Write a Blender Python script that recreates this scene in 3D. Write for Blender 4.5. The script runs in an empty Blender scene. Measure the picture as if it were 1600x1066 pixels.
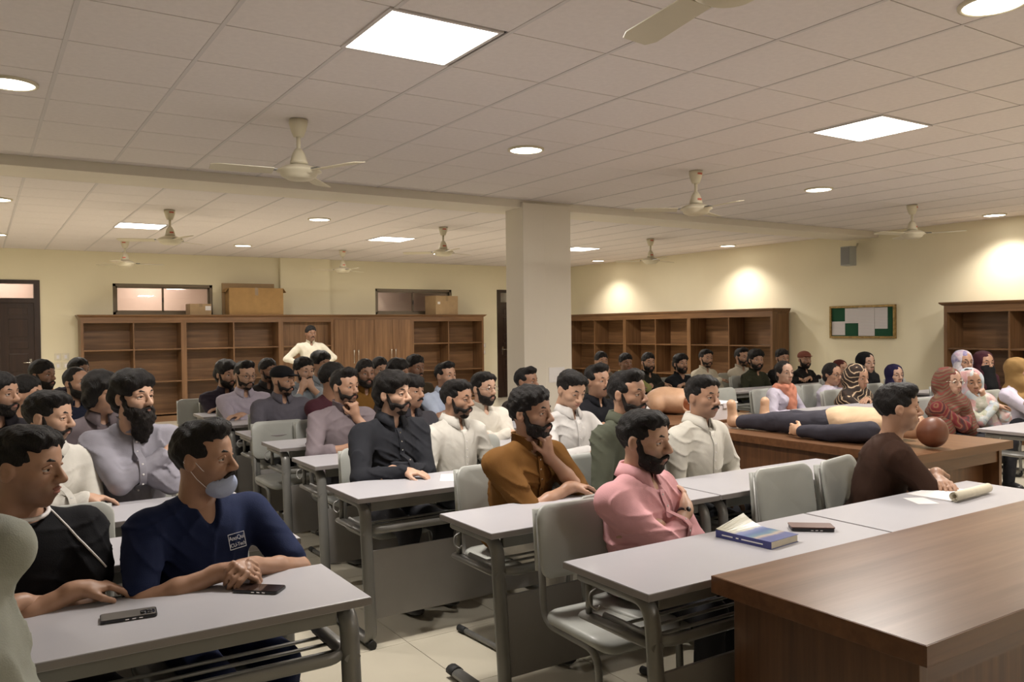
import bpy, bmesh, math, random
import numpy as np
from mathutils import Vector, Matrix
random.seed(7)
SC = bpy.context.scene
COL = SC.collection
PI = math.pi
R = math.radians

# ------------------------------------------------------------------ camera
CAM_H = 1.58
CEIL = 3.007
cd = bpy.data.cameras.new('camera')
cam = bpy.data.objects.new('camera', cd)
COL.objects.link(cam)
cd.sensor_width = 36.0
cd.lens = 1295.5 / 1600 * 36.0
cd.clip_start = 0.05
cam.location = (0, 0, CAM_H)
_yaw, _pitch, _roll = R(32.813), R(-0.872), R(-0.655)
_W = Vector((math.sin(_yaw) * math.cos(_pitch), math.cos(_yaw) * math.cos(_pitch), math.sin(_pitch)))
_R = Vector((math.cos(_yaw), -math.sin(_yaw), 0))
_U = _R.cross(_W)
_R, _U = _R * math.cos(_roll) + _U * math.sin(_roll), _U * math.cos(_roll) - _R * math.sin(_roll)
cam.rotation_euler = Matrix((_R, _U, -_W)).transposed().to_euler()
SC.camera = cam

# ------------------------------------------------------------------ world + view
w = bpy.data.worlds.new('world')
SC.world = w
w.use_nodes = True
w.node_tree.nodes['Background'].inputs[0].default_value = (0.9, 0.8, 0.7, 1)
w.node_tree.nodes['Background'].inputs[1].default_value = 0.02
SC.view_settings.view_transform = 'Standard'
SC.view_settings.look = 'None'
SC.view_settings.exposure = 0.06
SC.view_settings.gamma = 1.0
SC.view_settings.use_curve_mapping = False
SC.cycles.max_bounces = 6
SC.cycles.use_adaptive_sampling = True
SC.cycles.adaptive_threshold = 0.04
SC.cycles.diffuse_bounces = 3
SC.cycles.glossy_bounces = 2
LAMP = (1.0, 0.94, 0.875)
PANEL_W = 72.0
SPOT_W = 60.0

# ------------------------------------------------------------------ helpers
def link(o, parent=None):
    COL.objects.link(o)
    if parent is not None:
        o.parent = parent
    return o
def tag(o, label=None, cat=None, group=None, kind=None):
    if label: o['label'] = label
    if cat: o['category'] = cat
    if group: o['group'] = group
    if kind: o['kind'] = kind
    return o
def empty(name, loc=(0, 0, 0), rz=0.0):
    o = bpy.data.objects.new(name, None)
    o.empty_display_size = 0.1
    o.location = loc
    o.rotation_euler = (0, 0, rz)
    return link(o)
def shade(me, smooth):
    me.polygons.foreach_set('use_smooth', np.full(len(me.polygons), smooth, dtype=bool))
def obj(name, bm, mat, parent=None, smooth=False, loc=None):
    me = bpy.data.meshes.new(name)
    bm.to_mesh(me)
    bm.free()
    for m in (mat if isinstance(mat, (list, tuple)) else [mat]):
        me.materials.append(m)
    if smooth: shade(me, True)
    o = bpy.data.objects.new(name, me)
    if loc is not None: o.location = loc
    return link(o, parent)
def copy_tree(o, parent=None):
    c = o.copy()
    COL.objects.link(c)
    c.parent = parent
    for ch in o.children:
        copy_tree(ch, c)
    return c
def box(bm, a, b, bev=0.0, mi=0):
    x0, y0, z0 = a; x1, y1, z1 = b
    if bev <= 0:
        vs = [bm.verts.new(p) for p in ((x0,y0,z0),(x1,y0,z0),(x1,y1,z0),(x0,y1,z0),(x0,y0,z1),(x1,y0,z1),(x1,y1,z1),(x0,y1,z1))]
        for f in ((3,2,1,0),(4,5,6,7),(0,1,5,4),(1,2,6,5),(2,3,7,6),(3,0,4,7)):
            bm.faces.new([vs[i] for i in f]).material_index = mi
        return
    t = bmesh.new()
    box(t, a, b)
    bmesh.ops.bevel(t, geom=t.edges[:], offset=bev, segments=2, profile=0.6, affect='EDGES')
    merge(bm, t, mi)
def merge(bm, t, mi=0, M=None):
    mp = {}
    for v in t.verts: mp[v] = bm.verts.new(M @ v.co if M else v.co)
    for f in t.faces:
        nf = bm.faces.new([mp[v] for v in f.verts]); nf.material_index = mi; nf.smooth = f.smooth
    t.free()
def B(a, b, bev=0.0):
    bm = bmesh.new(); box(bm, a, b, bev); return bm
def fillet(pts, r, n=5):
    pts = [Vector(p) for p in pts]; out = [pts[0]]
    for i in range(1, len(pts) - 1):
        p, a, b = pts[i], pts[i-1], pts[i+1]
        da, db = (a-p), (b-p); rr = min(r, da.length*.49, db.length*.49)
        A = p + da.normalized()*rr; Bq = p + db.normalized()*rr
        for k in range(n+1):
            t = k/n; out.append((A*(1-t)+p*t)*(1-t) + (p*(1-t)+Bq*t)*t)
    out.append(pts[-1]); return out
def tube(bm, pts, r, seg=10, rb=None, up=Vector((0,0,1)), cap=True):
    """sweep an ellipse (r across, rb in the other axis) along a polyline"""
    pts = [Vector(p) for p in pts]; rb = r if rb is None else rb
    rings = []; n = len(pts); side = None
    for i, p in enumerate(pts):
        d = (pts[min(i+1, n-1)] - pts[max(i-1, 0)]).normalized()
        s = d.cross(up)
        if s.length < 1e-3: s = side if side is not None else d.cross(Vector((1, 0, 0)))
        s = s - d*s.dot(d); s.normalize()
        if side is not None and s.dot(side) < 0: s = -s
        side = s; t = s.cross(d)
        rings.append([bm.verts.new(p + s*(r*math.cos(2*PI*k/seg)) + t*(rb*math.sin(2*PI*k/seg))) for k in range(seg)])
    for i in range(n-1):
        for k in range(seg):
            f = bm.faces.new((rings[i][k], rings[i][(k+1) % seg], rings[i+1][(k+1) % seg], rings[i+1][k])); f.smooth = True
    if cap:
        bm.faces.new(list(reversed(rings[0]))); bm.faces.new(rings[-1])
    return bm
def lathe(bm, prof, seg=24, cx=0, cy=0):
    rings = []
    for r, z in prof:
        if r < 1e-5: rings.append([bm.verts.new((cx, cy, z))])
        else: rings.append([bm.verts.new((cx+r*math.cos(2*PI*k/seg), cy+r*math.sin(2*PI*k/seg), z)) for k in range(seg)])
    for a, b in zip(rings, rings[1:]):
        for k in range(seg):
            k2 = (k+1) % seg
            q = [a[0]] if len(a) == 1 else [a[k], a[k2]]
            q += [b[0]] if len(b) == 1 else [b[k2], b[k]]
            if len(q) > 2: bm.faces.new(q).smooth = True
    return bm
def prism(bm, outline, z0, z1, M=None):
    lo = [bm.verts.new((x, y, z0)) for x, y in outline]; hi = [bm.verts.new((x, y, z1)) for x, y in outline]
    bm.faces.new(list(reversed(lo))); bm.faces.new(hi)
    n = len(outline)
    for i in range(n): bm.faces.new((lo[i], lo[(i+1) % n], hi[(i+1) % n], hi[i]))
    if M:
        for v in lo + hi: v.co = M @ v.co
    return bm
def rrect(x0, y0, x1, y1, r, n=4):
    o = []
    for cx, cy, a in ((x1-r, y1-r, 0), (x0+r, y1-r, 90), (x0+r, y0+r, 180), (x1-r, y0+r, 270)):
        for k in range(n+1):
            t = R(a + 90*k/n); o.append((cx+r*math.cos(t), cy+r*math.sin(t)))
    return o

# ------------------------------------------------------------------ materials
class NT:
    def __init__(s, name):
        s.m = bpy.data.materials.new(name); s.m.use_nodes = True
        s.t = s.m.node_tree; s.p = s.t.nodes['Principled BSDF']; s.out = s.t.nodes['Material Output']
    def n(s, typ, **k):
        nd = s.t.nodes.new(typ)
        for a, v in k.items():
            if a.startswith('i_'): nd.inputs[a[2:].replace('_', ' ')].default_value = v
            else: setattr(nd, a, v)
        return nd
    def l(s, a, b): s.t.links.new(a, b)
    def coord(s, which='Object', scale=(1, 1, 1), rot=(0, 0, 0)):
        tc = s.n('ShaderNodeTexCoord'); mp = s.n('ShaderNodeMapping')
        mp.inputs['Scale'].default_value = scale; mp.inputs['Rotation'].default_value = rot
        s.l(tc.outputs[which], mp.inputs['Vector']); return mp.outputs[0]
    def ramp(s, fac, stops):
        r = s.n('ShaderNodeValToRGB'); e = r.color_ramp.elements
        while len(e) < len(stops): e.new(0.5)
        for el, (p, c) in zip(e, stops): el.position = p; el.color = (*c, 1)
        s.l(fac, r.inputs[0]); return r.outputs[0]
    def noise(s, vec, scale, detail=4, rough=0.55):
        n = s.n('ShaderNodeTexNoise'); n.inputs['Scale'].default_value = scale; n.inputs['Detail'].default_value = detail
        n.inputs['Roughness'].default_value = rough
        if vec is not None: s.l(vec, n.inputs['Vector'])
        return n.outputs['Fac']
    def bump(s, h, strength=0.2, dist=0.01):
        b = s.n('ShaderNodeBump'); b.inputs['Strength'].default_value = strength; b.inputs['Distance'].default_value = dist
        s.l(h, b.inputs['Height']); s.l(b.outputs[0], s.p.inputs['Normal'])
    def mul(s, a, b):
        m = s.n('ShaderNodeMix', data_type='RGBA', blend_type='MULTIPLY'); m.inputs[0].default_value = 1
        s.l(a, m.inputs[6]); s.l(b, m.inputs[7]); return m.outputs[2]
def mat(name, col, rough=0.6, metal=0.0, var=0.06, nscale=6.0, bump=0.0, bscale=60.0, spec=None):
    s = NT(name); v = s.coord()
    c0 = tuple(max(0, c*(1-var)) for c in col); c1 = tuple(min(1, c*(1+var)) for c in col)
    s.l(s.ramp(s.noise(v, nscale), [(0.3, c0), (0.7, c1)]), s.p.inputs['Base Color'])
    s.p.inputs['Roughness'].default_value = rough; s.p.inputs['Metallic'].default_value = metal
    if spec is not None: s.p.inputs['Specular IOR Level'].default_value = spec
    if bump: s.bump(s.noise(v, bscale), bump, 0.004)
    return s.m
def wood(name, dark, light, axis=2, rough=0.38, scale=1.0):
    """grain running along one object axis"""
    s = NT(name)
    sc = [26*scale]*3; sc[axis] = 1.1*scale
    v = s.coord(scale=tuple(sc))
    n1 = s.noise(v, 1.0, 6, 0.65)
    sc2 = [5*scale]*3; sc2[axis] = 0.6*scale
    n2 = s.noise(s.coord(scale=tuple(sc2)), 1.3, 3)
    c = s.ramp(n1, [(0.28, dark), (0.52, tuple((a+b)/2 for a, b in zip(dark, light))), (0.75, light)])
    c2 = s.ramp(n2, [(0.3, (0.78, 0.76, 0.74)), (0.7, (1, 1, 1))])
    s.l(s.mul(c, c2), s.p.inputs['Base Color'])
    s.p.inputs['Roughness'].default_value = rough
    s.bump(n1, 0.06, 0.002)
    return s.m
def emit(name, col, strength):
    s = NT(name); s.p.inputs['Base Color'].default_value = (*col, 1)
    s.p.inputs['Emission Color'].default_value = (*col, 1); s.p.inputs['Emission Strength'].default_value = strength
    return s.m
M = {}
M['wall'] = mat('wall_paint', (0.82, 0.745, 0.54), 0.7, var=0.02, nscale=1.5, bump=0.03, bscale=90)
M['pillar'] = mat('pillar_paint', (0.76, 0.70, 0.60), 0.7, var=0.02, nscale=1.5, bump=0.03, bscale=90)
M['tile'] = mat('ceiling_tile', (0.76, 0.705, 0.69), 0.85, var=0.03, nscale=30, bump=0.25, bscale=160)
M['tbar'] = mat('ceiling_grid_metal', (0.62, 0.58, 0.575), 0.5, var=0.02)
M['void'] = mat('plenum_dark', (0.06, 0.05, 0.05), 0.9)
M['floor'] = mat('floor_tile', (0.58, 0.53, 0.42), 0.28, var=0.05, nscale=2.5)
M['grout'] = mat('floor_grout', (0.36, 0.30, 0.22), 0.8)
M['wood'] = wood('cabinet_wood_vertical', (0.125, 0.060, 0.024), (0.31, 0.165, 0.075), 2)
M['woodx'] = wood('cabinet_wood_along_x', (0.125, 0.060, 0.024), (0.31, 0.165, 0.075), 0)
M['woody'] = wood('cabinet_wood_along_y', (0.125, 0.060, 0.024), (0.31, 0.165, 0.075), 1)
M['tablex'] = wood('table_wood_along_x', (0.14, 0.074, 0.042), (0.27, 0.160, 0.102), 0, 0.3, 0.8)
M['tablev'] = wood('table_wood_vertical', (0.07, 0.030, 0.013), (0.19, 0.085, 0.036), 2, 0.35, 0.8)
M['tabley'] = wood('table_wood_along_y', (0.13, 0.060, 0.028), (0.27, 0.145, 0.078), 1, 0.28, 0.8)
M['edge'] = wood('table_edge_band', (0.11, 0.045, 0.018), (0.19, 0.085, 0.036), 0, 0.28)
M['door'] = wood('dark_door_wood', (0.018, 0.008, 0.005), (0.05, 0.024, 0.014), 2, 0.35)
M['alu'] = mat('brown_aluminium', (0.17, 0.13, 0.085), 0.4, 0.3)
M['desktop'] = mat('grey_laminate', (0.45, 0.44, 0.465), 0.32, var=0.03, nscale=3)
M['deskedge'] = mat('grey_edge_band', (0.24, 0.215, 0.205), 0.45)
M['steel'] = mat('grey_powder_steel', (0.21, 0.205, 0.19), 0.38, 0.25)
M['panel'] = mat('grey_panel', (0.27, 0.255, 0.24), 0.5, var=0.05)
M['plastic'] = mat('grey_green_plastic', (0.37, 0.375, 0.345), 0.42, var=0.03, bump=0.03, bscale=200)
M['rubber'] = mat('black_rubber', (0.02, 0.02, 0.02), 0.7)
M['cream'] = mat('cream_enamel', (0.66, 0.60, 0.45), 0.35, var=0.02)
M['redmark'] = mat('faded_red_print', (0.55, 0.12, 0.07), 0.5)
M['chrome'] = mat('chrome', (0.75, 0.72, 0.68), 0.15, 1.0)
M['gold'] = mat('gold_metal', (0.70, 0.50, 0.20), 0.25, 1.0)
M['card'] = mat('cardboard', (0.40, 0.24, 0.095), 0.85, var=0.08, nscale=8)
M['card2'] = mat('brown_cardboard_pale', (0.42, 0.29, 0.16), 0.85, var=0.08, nscale=8)
M['tape'] = mat('packing_tape', (0.30, 0.20, 0.10), 0.3)
M['white'] = mat('white_paper', (0.80, 0.77, 0.76), 0.7, var=0.03)
M['page'] = mat('cream_paper', (0.72, 0.66, 0.52), 0.8, var=0.06, nscale=20)
M['black'] = mat('black_plastic', (0.015, 0.014, 0.016), 0.3)
M['screen'] = mat('dark_phone_glass', (0.03, 0.018, 0.015), 0.08)
M['gilt'] = mat('gilt_frame', (0.28, 0.19, 0.07), 0.35, 0.6, var=0.3, nscale=25)
M['felt'] = mat('green_felt', (0.012, 0.075, 0.035), 0.95)
M['switch'] = mat('white_switch_plastic', (0.72, 0.66, 0.52), 0.4)
M['lamp'] = emit('lamp_diffuser', (1.0, 0.93, 0.82), 9.0)
M['pinkwall'] = mat('corridor_paint', (0.78, 0.62, 0.54), 0.8, var=0.02)
def glass_mat():
    s = NT('window_glass')
    tr = s.n('ShaderNodeBsdfTransparent'); tr.inputs[0].default_value = (0.86, 0.84, 0.82, 1)
    gl = s.n('ShaderNodeBsdfGlossy'); gl.inputs['Roughness'].default_value = 0.02
    fr = s.n('ShaderNodeFresnel'); fr.inputs[0].default_value = 1.5
    mx = s.n('ShaderNodeMixShader'); s.l(fr.outputs[0], mx.inputs[0]); s.l(tr.outputs[0], mx.inputs[1]); s.l(gl.outputs[0], mx.inputs[2])
    s.l(mx.outputs[0], s.out.inputs['Surface']); return s.m
M['glass'] = glass_mat()

# ------------------------------------------------------------------ room shell
XL, XR, YB, YF = -4.2, 11.72, -5.2, 16.1
def struct(name, bm, m, parent=None):
    o = obj(name, bm, m, parent)
    if parent is None: o['kind'] = 'structure'
    return o
def wall_with_holes(x0, x1, z0, z1, y0, y1, holes):
    bm = bmesh.new(); xs = sorted({x0, x1, *[h[0] for h in holes], *[h[1] for h in holes]})
    for a, b in zip(xs, xs[1:]):
        mid = (a+b)/2; segs = [(z0, z1)]
        for h in holes:
            if h[0] < mid < h[1]:
                ns = []
                for s0, s1 in segs:
                    if h[2] > s0: ns.append((s0, min(s1, h[2])))
                    if h[3] < s1: ns.append((max(s0, h[3]), s1))
                segs = ns
        for s0, s1 in segs: box(bm, (a, y0, s0), (b, y1, s1))
    return bm
D1 = (-0.14, 0.90, 0.0, 2.485); D2 = (9.98, 10.95, 0.0, 2.465)
W1 = (2.02, 3.72, 1.90, 2.455); W2 = (7.0, 8.81, 1.90, 2.445)
struct('wall_far', wall_with_holes(XL, XR, 0, 3.3, YF, YF+0.2, [D1, D2, W1, W2]), M['wall'])
struct('wall_right', B((XR, YB, 0), (XR+0.2, YF+0.2, 3.3)), M['wall'])
struct('wall_left', B((XL-0.2, YB, 0), (XL, YF+0.2, 3.3)), M['wall'])
struct('wall_back', B((XL, YB-0.2, 0), (XR, YB, 3.3)), M['wall'])
struct('trim_1', B((4.975, YF-0.10, 0), (5.975, YF, CEIL)), M['wall'])      # pilaster on the far wall
# beam and pillar
struct('trim_2', B((XL, 7.70, CEIL-0.085), (XR, 8.25, CEIL+0.02)), M['pillar'])
pil = bmesh.new(); box(pil, (5.10, 7.66, 0), (5.40, 8.02, CEIL-0.03), 0.008); box(pil, (5.40, 7.672, 0), (5.765, 8.02, CEIL-0.03), 0.004)
struct('wall_pillar', pil, M['pillar'])

# floor: one slab with separate tiles on it (the ones that can show), the rest as one part
fl = struct('floor', B((XL, YB, -0.1), (XR, YF+1.9, -0.006)), M['grout'])
T = 0.6
tb = bmesh.new(); box(tb, (0.0015, 0.0015, -0.006), (T-0.0015, T-0.0015, 0.0))
tme = bpy.data.meshes.new('floor_tile'); tb.to_mesh(tme); tb.free(); tme.materials.append(M['floor'])
rest = bmesh.new(); cells = []
for i in range(27):
    for j in range(36):
        x, y = XL + i*T, YB + j*T
        if x + T > XR or y + T > YF + 0.2: 
            if x < XR and y < YF: box(rest, (x+.0015, y+.0015, -0.006), (min(x+T, XR)-.0015, min(y+T, YF)-.0015, 0.0))
            continue
        d = 0.5414*(x+.3) + 0.8408*(y+.3); s = 0.8408*(x+.3) - 0.5414*(y+.3)
        vis = d > 1.0 and abs(s) < 0.66*d
        cells.append((d if vis else 99+abs(d), x, y))
cells.sort()
for k, (d, x, y) in enumerate(cells):
    if k < 290:
        o = bpy.data.objects.new('floor_tile', tme); o.location = (x, y, 0); link(o, fl)
    else: box(rest, (x+.0015, y+.0015, -0.006), (x+T-.0015, y+T-.0015, 0.0))
o = obj('floor_tiles', rest, M['floor'], fl); o['kind'] = 'stuff'

# ceiling: dark plenum slab, hung tiles, exposed runners
ce = struct('ceiling', B((XL, YB, CEIL+0.03), (XR, YF, CEIL+0.2)), M['void'])
GX, GY = 0.3856, 3.976
tb = bmesh.new(); box(tb, (0.004, 0.0035, 0), (T-0.004, T-0.0035, 0.012), 0.002)
cme = bpy.data.meshes.new('ceiling_tile'); tb.to_mesh(cme); tb.free(); cme.materials.append(M['tile'])
SQ = [(1.855, 3.676), (5.5, 3.676), (9.2, 3.676), (1.855, 12.0), (5.5, 12.0), (9.2, 12.0), (-1.75, 12.0), (5.5, -2.3), (9.2, -2.3)]
i0 = int(math.floor((XL-GX)/T)); j0 = int(math.floor((YB-GY)/T))
SQC = {(round((x-.3-GX)/T), round((y-.3-GY)/T)) for x, y in SQ}
rest = bmesh.new(); cells = []
for i in range(i0, i0+28):
    for j in range(j0, j0+37):
        x, y = GX+i*T, GY+j*T
        if (i, j) in SQC: continue
        if x < XL or x+T > XR or y < YB or y+T > YF or (y < 8.25 and y+T > 7.70):
            a, b = max(x, XL), min(x+T, XR)
            for c, d in ((max(y, YB), min(y+T, YF, 7.70)), (max(y, YB, 8.25), min(y+T, YF))):
                if b-a > .02 and d-c > .02: box(rest, (a+.004, c+.0035, CEIL), (b-.004, d-.0035, CEIL+.012))
            continue
        d = 0.5414*(x+.3) + 0.8408*(y+.3); s = 0.8408*(x+.3) - 0.5414*(y+.3)
        vis = d > 2.0 and abs(s) < 0.68*d
        cells.append((d if vis else 99+abs(d), x, y))
cells.sort()
for k, (d, x, y) in enumerate(cells):
    if k < 295:
        o = bpy.data.objects.new('ceiling_tile', cme); o.location = (x, y, CEIL); link(o, ce)
    else: box(rest, (x+.004, y+.0035, CEIL), (x+T-.004, y+T-.0035, CEIL+.012))
o = obj('ceiling_tiles', rest, M['tile'], ce); o['kind'] = 'stuff'
for i in range(i0+1, i0+28):
    x = GX+i*T
    if XL < x < XR:
        for y0, y1 in ((YB, 7.70), (8.25, YF)):
            obj('ceiling_runner', B((x-.011, y0, CEIL-.003), (x+.011, y1, CEIL+.004)), M['tbar'], ce)
# corridor behind the far wall windows and door
struct('wall_corridor', B((XL, YF+1.75, 0), (XR, YF+1.9, 3.2)), M['pinkwall'])
struct('ceiling_corridor', B((XL, YF+0.2, 2.9), (XR, YF+1.75, 3.0)), M['pinkwall'])
for xx in (0.4, 2.9, 7.4):
    la = bpy.data.lights.new('corridor_lamp', 'AREA'); la.shape = 'DISK'; la.size = 0.3; la.energy = 26 if xx < 5 else 9; la.color = (1, .90, .82)
    lo = bpy.data.objects.new('corridor_lamp', la); lo.location = (xx, YF+1.1, 2.88); link(lo)

# ------------------------------------------------------------------ windows, doors
def window(name, Wd, panes):
    x0, x1, z0, z1 = Wd; f = 0.05
    bm = bmesh.new(); y0, y1 = YF+0.02, YF+0.10
    box(bm, (x0, y0, z0), (x1, y1, z0+f)); box(bm, (x0, y0, z1-f), (x1, y1, z1)); box(bm, (x0, y0, z0), (x0+f, y1, z1)); box(bm, (x1-f, y0, z0), (x1, y1, z1))
    r = struct(name, bm, M['alu'])
    xm = (x0+x1)/2
    for k, (a, b) in enumerate(((x0+f, xm), (xm-.03, x1-f))):
        yy = YF + 0.045 + .02*k; s = 0.028
        bm = bmesh.new()
        box(bm, (a, yy, z0+f), (a+s, yy+.02, z1-f)); box(bm, (b-s, yy, z0+f), (b, yy+.02, z1-f)); box(bm, (a, yy, z0+f), (b, yy+.02, z0+f+s)); box(bm, (a, yy, z1-f-s), (b, yy+.02, z1-f))
        sh = obj('sash', bm, M['alu'], r)
        obj('pane', B((a+s, yy+.008, z0+f+s), (b-s, yy+.013, z1-f-s)), M['glass'], sh)
        if k == 0: obj('latch', B((b-.03, yy-.02, (z0+z1)/2-.05), (b-.012, yy, (z0+z1)/2+.03), .003), M['black'], sh)
window('window_1', W1, 2); window('window_2', W2, 2)
def door(name, D, handle_side):
    x0, x1, z0, z1 = D; f = 0.09
    bm = bmesh.new()
    box(bm, (x0, YF-.02, 0), (x0+f, YF+.16, z1)); box(bm, (x1-f, YF-.02, 0), (x1, YF+.16, z1)); box(bm, (x0+f, YF-.02, z1-f*.7), (x1-f, YF+.16, z1)); box(bm, (x0+f, YF-.02, 2.10), (x1-f, YF+.16, 2.18))
    r = struct(name, bm, M['door'])
    obj('transom_pane', B((x0+f, YF+.06, 2.18), (x1-f, YF+.07, z1-f*.7)), M['glass'], r)
    leaf = obj('door_leaf', B((x0+f, YF+.01, 0.01), (x1-f, YF+.06, 2.10)), M['door'], r)
    lw = x1-x0-2*f
    for c in (0, 1):
        for z, h in ((.15, .5), (.75, .12), (.95, .3), (1.33, .12), (1.53, .3), (1.9, .12)):
            cx0 = x0+f+.09+c*(lw/2-.03); cx1 = cx0+lw/2-.15
            p = bmesh.new(); box(p, (cx0, YF-.004, z), (cx1, YF+.012, z+h), .008)
            obj('door_panel', p, M['door'], leaf)
    hx = x1-f-.06 if handle_side > 0 else x0+f+.06
    hb = bmesh.new(); box(hb, (hx-.018, YF-.004, .98), (hx+.018, YF+.012, 1.16), .003); tube(hb, fillet([(hx, YF, 1.1), (hx, YF-.05, 1.1), (hx-.11*handle_side, YF-.05, 1.1)], .02), .009, 8)
    obj('door_handle', hb, M['chrome'], leaf)
door('door_1', D1, 1); door('door_2', D2, -1)
for x, z in ((1.15, 1.18), (1.27, 1.18), (1.15, 1.03), (1.27, 1.03), (9.62, 1.2), (9.62, 1.05)):
    s = obj('wall_switch', B((x-.05, YF-.012, z-.06), (x+.05, YF-.001, z+.06), .004), M['switch']); obj('rocker', B((x-.02, YF-.016, z-.03), (x+.02, YF-.011, z+.03), .002), M['white'], s)
    v_ = 'upper' if z > 1.1 else 'lower'; tag(s, (v_+(' left' if x < 1.2 else ' right')+' white switch plate in the block beside the dark left door') if x < 5 else v_+' white switch plate at the right end of the long bookcase', 'switch', 'wall switches')
# paper taped on the pillar
tag(obj('paper_note', B((5.44, 7.668, 0.96), (5.66, 7.671, 1.13)), M['white']), 'small white paper note stuck low on the pillar', 'paper')

# ------------------------------------------------------------------ ceiling lights
def area(parent, size, shape, energy, z):
    la = bpy.data.lights.new('lamp_light', 'AREA'); la.shape = shape; la.size = size; la.energy = energy; la.color = LAMP
    o = bpy.data.objects.new('lamp_light', la); o.location = (0, 0, z); link(o, parent); return o
def square_light(x, y, label):
    r = empty('ceiling_panel_light', (x, y, CEIL)); tag(r, label, 'ceiling light', 'square ceiling panel lights')
    bm = bmesh.new()
    for a, b in (((-.298, -.298), (.298, -.278)), ((-.298, .278), (.298, .298)), ((-.298, -.278), (-.278, .278)), ((.278, -.278), (.298, .278))): box(bm, (*a, -.008), (*b, .02))
    obj('frame', bm, M['tbar'], r); obj('diffuser', B((-.278, -.278, -.005), (.278, .278, .012)), M['lamp'], r)
    area(r, 0.54, 'SQUARE', PANEL_W, -.012)
names = ['big square panel light at the top centre of the picture', 'square panel light high on the right above the noticeboard', None, 'square panel light beside the fan at the far left', 'square panel light between the far fans left of the pillar', 'square panel light just right of the pillar top', None]
for k, (x, y) in enumerate(SQ):
    square_light(x, y, names[k] if k < len(names) and names[k] else 'square panel light outside the picture, '+('over the left end of the far half' if x < 0 else 'right of the near right one' if y > 0 else 'behind the camera'+(' and furthest right' if x > 7 else '')))
def round_light(x, y, label):
    r = empty('round_downlight', (x, y, CEIL)); tag(r, label, 'ceiling light', 'round downlights')
    bm = bmesh.new(); lathe(bm, [(.145, 0), (.145, -.012), (.128, -.016), (.124, -.006)], 28); obj('rim', bm, M['cream'], r)
    bm = bmesh.new(); lathe(bm, [(.126, -.010), (.06, -.013), (0, -.014)], 28); obj('diffuser', bm, M['lamp'], r)
    la = bpy.data.lights.new('lamp_light', 'SPOT'); la.spot_size = R(125); la.spot_blend = 0.75; la.energy = SPOT_W*2.2; la.color = LAMP; la.shadow_soft_size = 0.09
    o = bpy.data.objects.new('lamp_light', la); o.location = (0, 0, -.03); link(o, r)
RL = [(0.18, 5.5, 'round downlight at the left edge of the picture'), (3.7, 5.5, 'round downlight in the middle of the near ceiling'), (3.83, 1.95, 'round downlight at the top right corner'), (7.45, 5.58, 'round downlight between the two right-hand fans'), (11.3, 5.75, 'round downlight close to the right wall above the dark bookcase'),
      (3.7, 10.25, 'round downlight behind the beam, left of the pillar'), (3.72, 13.95, 'round downlight above the big cardboard box'), (7.35, 13.87, 'round downlight below the fan left of the pillar'), (11.15, 13.87, 'round downlight lighting the right wall just right of the pillar'), (11.22, 10.3, 'round downlight lighting the right wall above the bookcase'), (0.2, 10.28, 'upper of two small downlights at the far left edge'), (0.25, 13.9, 'lower of two small downlights at the far left edge'),
      (7.4, 10.25, 'round downlight hidden behind the pillar top')]
for x, y, l in RL: round_light(x, y, l)
for x, y in ((7.45, 1.95), (11.3, 1.95), (-3.3, 5.5), (-3.3, 10.25)): round_light(x, y, 'round downlight outside the picture, '+('left of the frame, '+('nearer' if y < 8 else 'farther')+' one' if x < 0 else 'right of the frame, '+('beside the wall' if x > 10 else 'away from the wall')))

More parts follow.
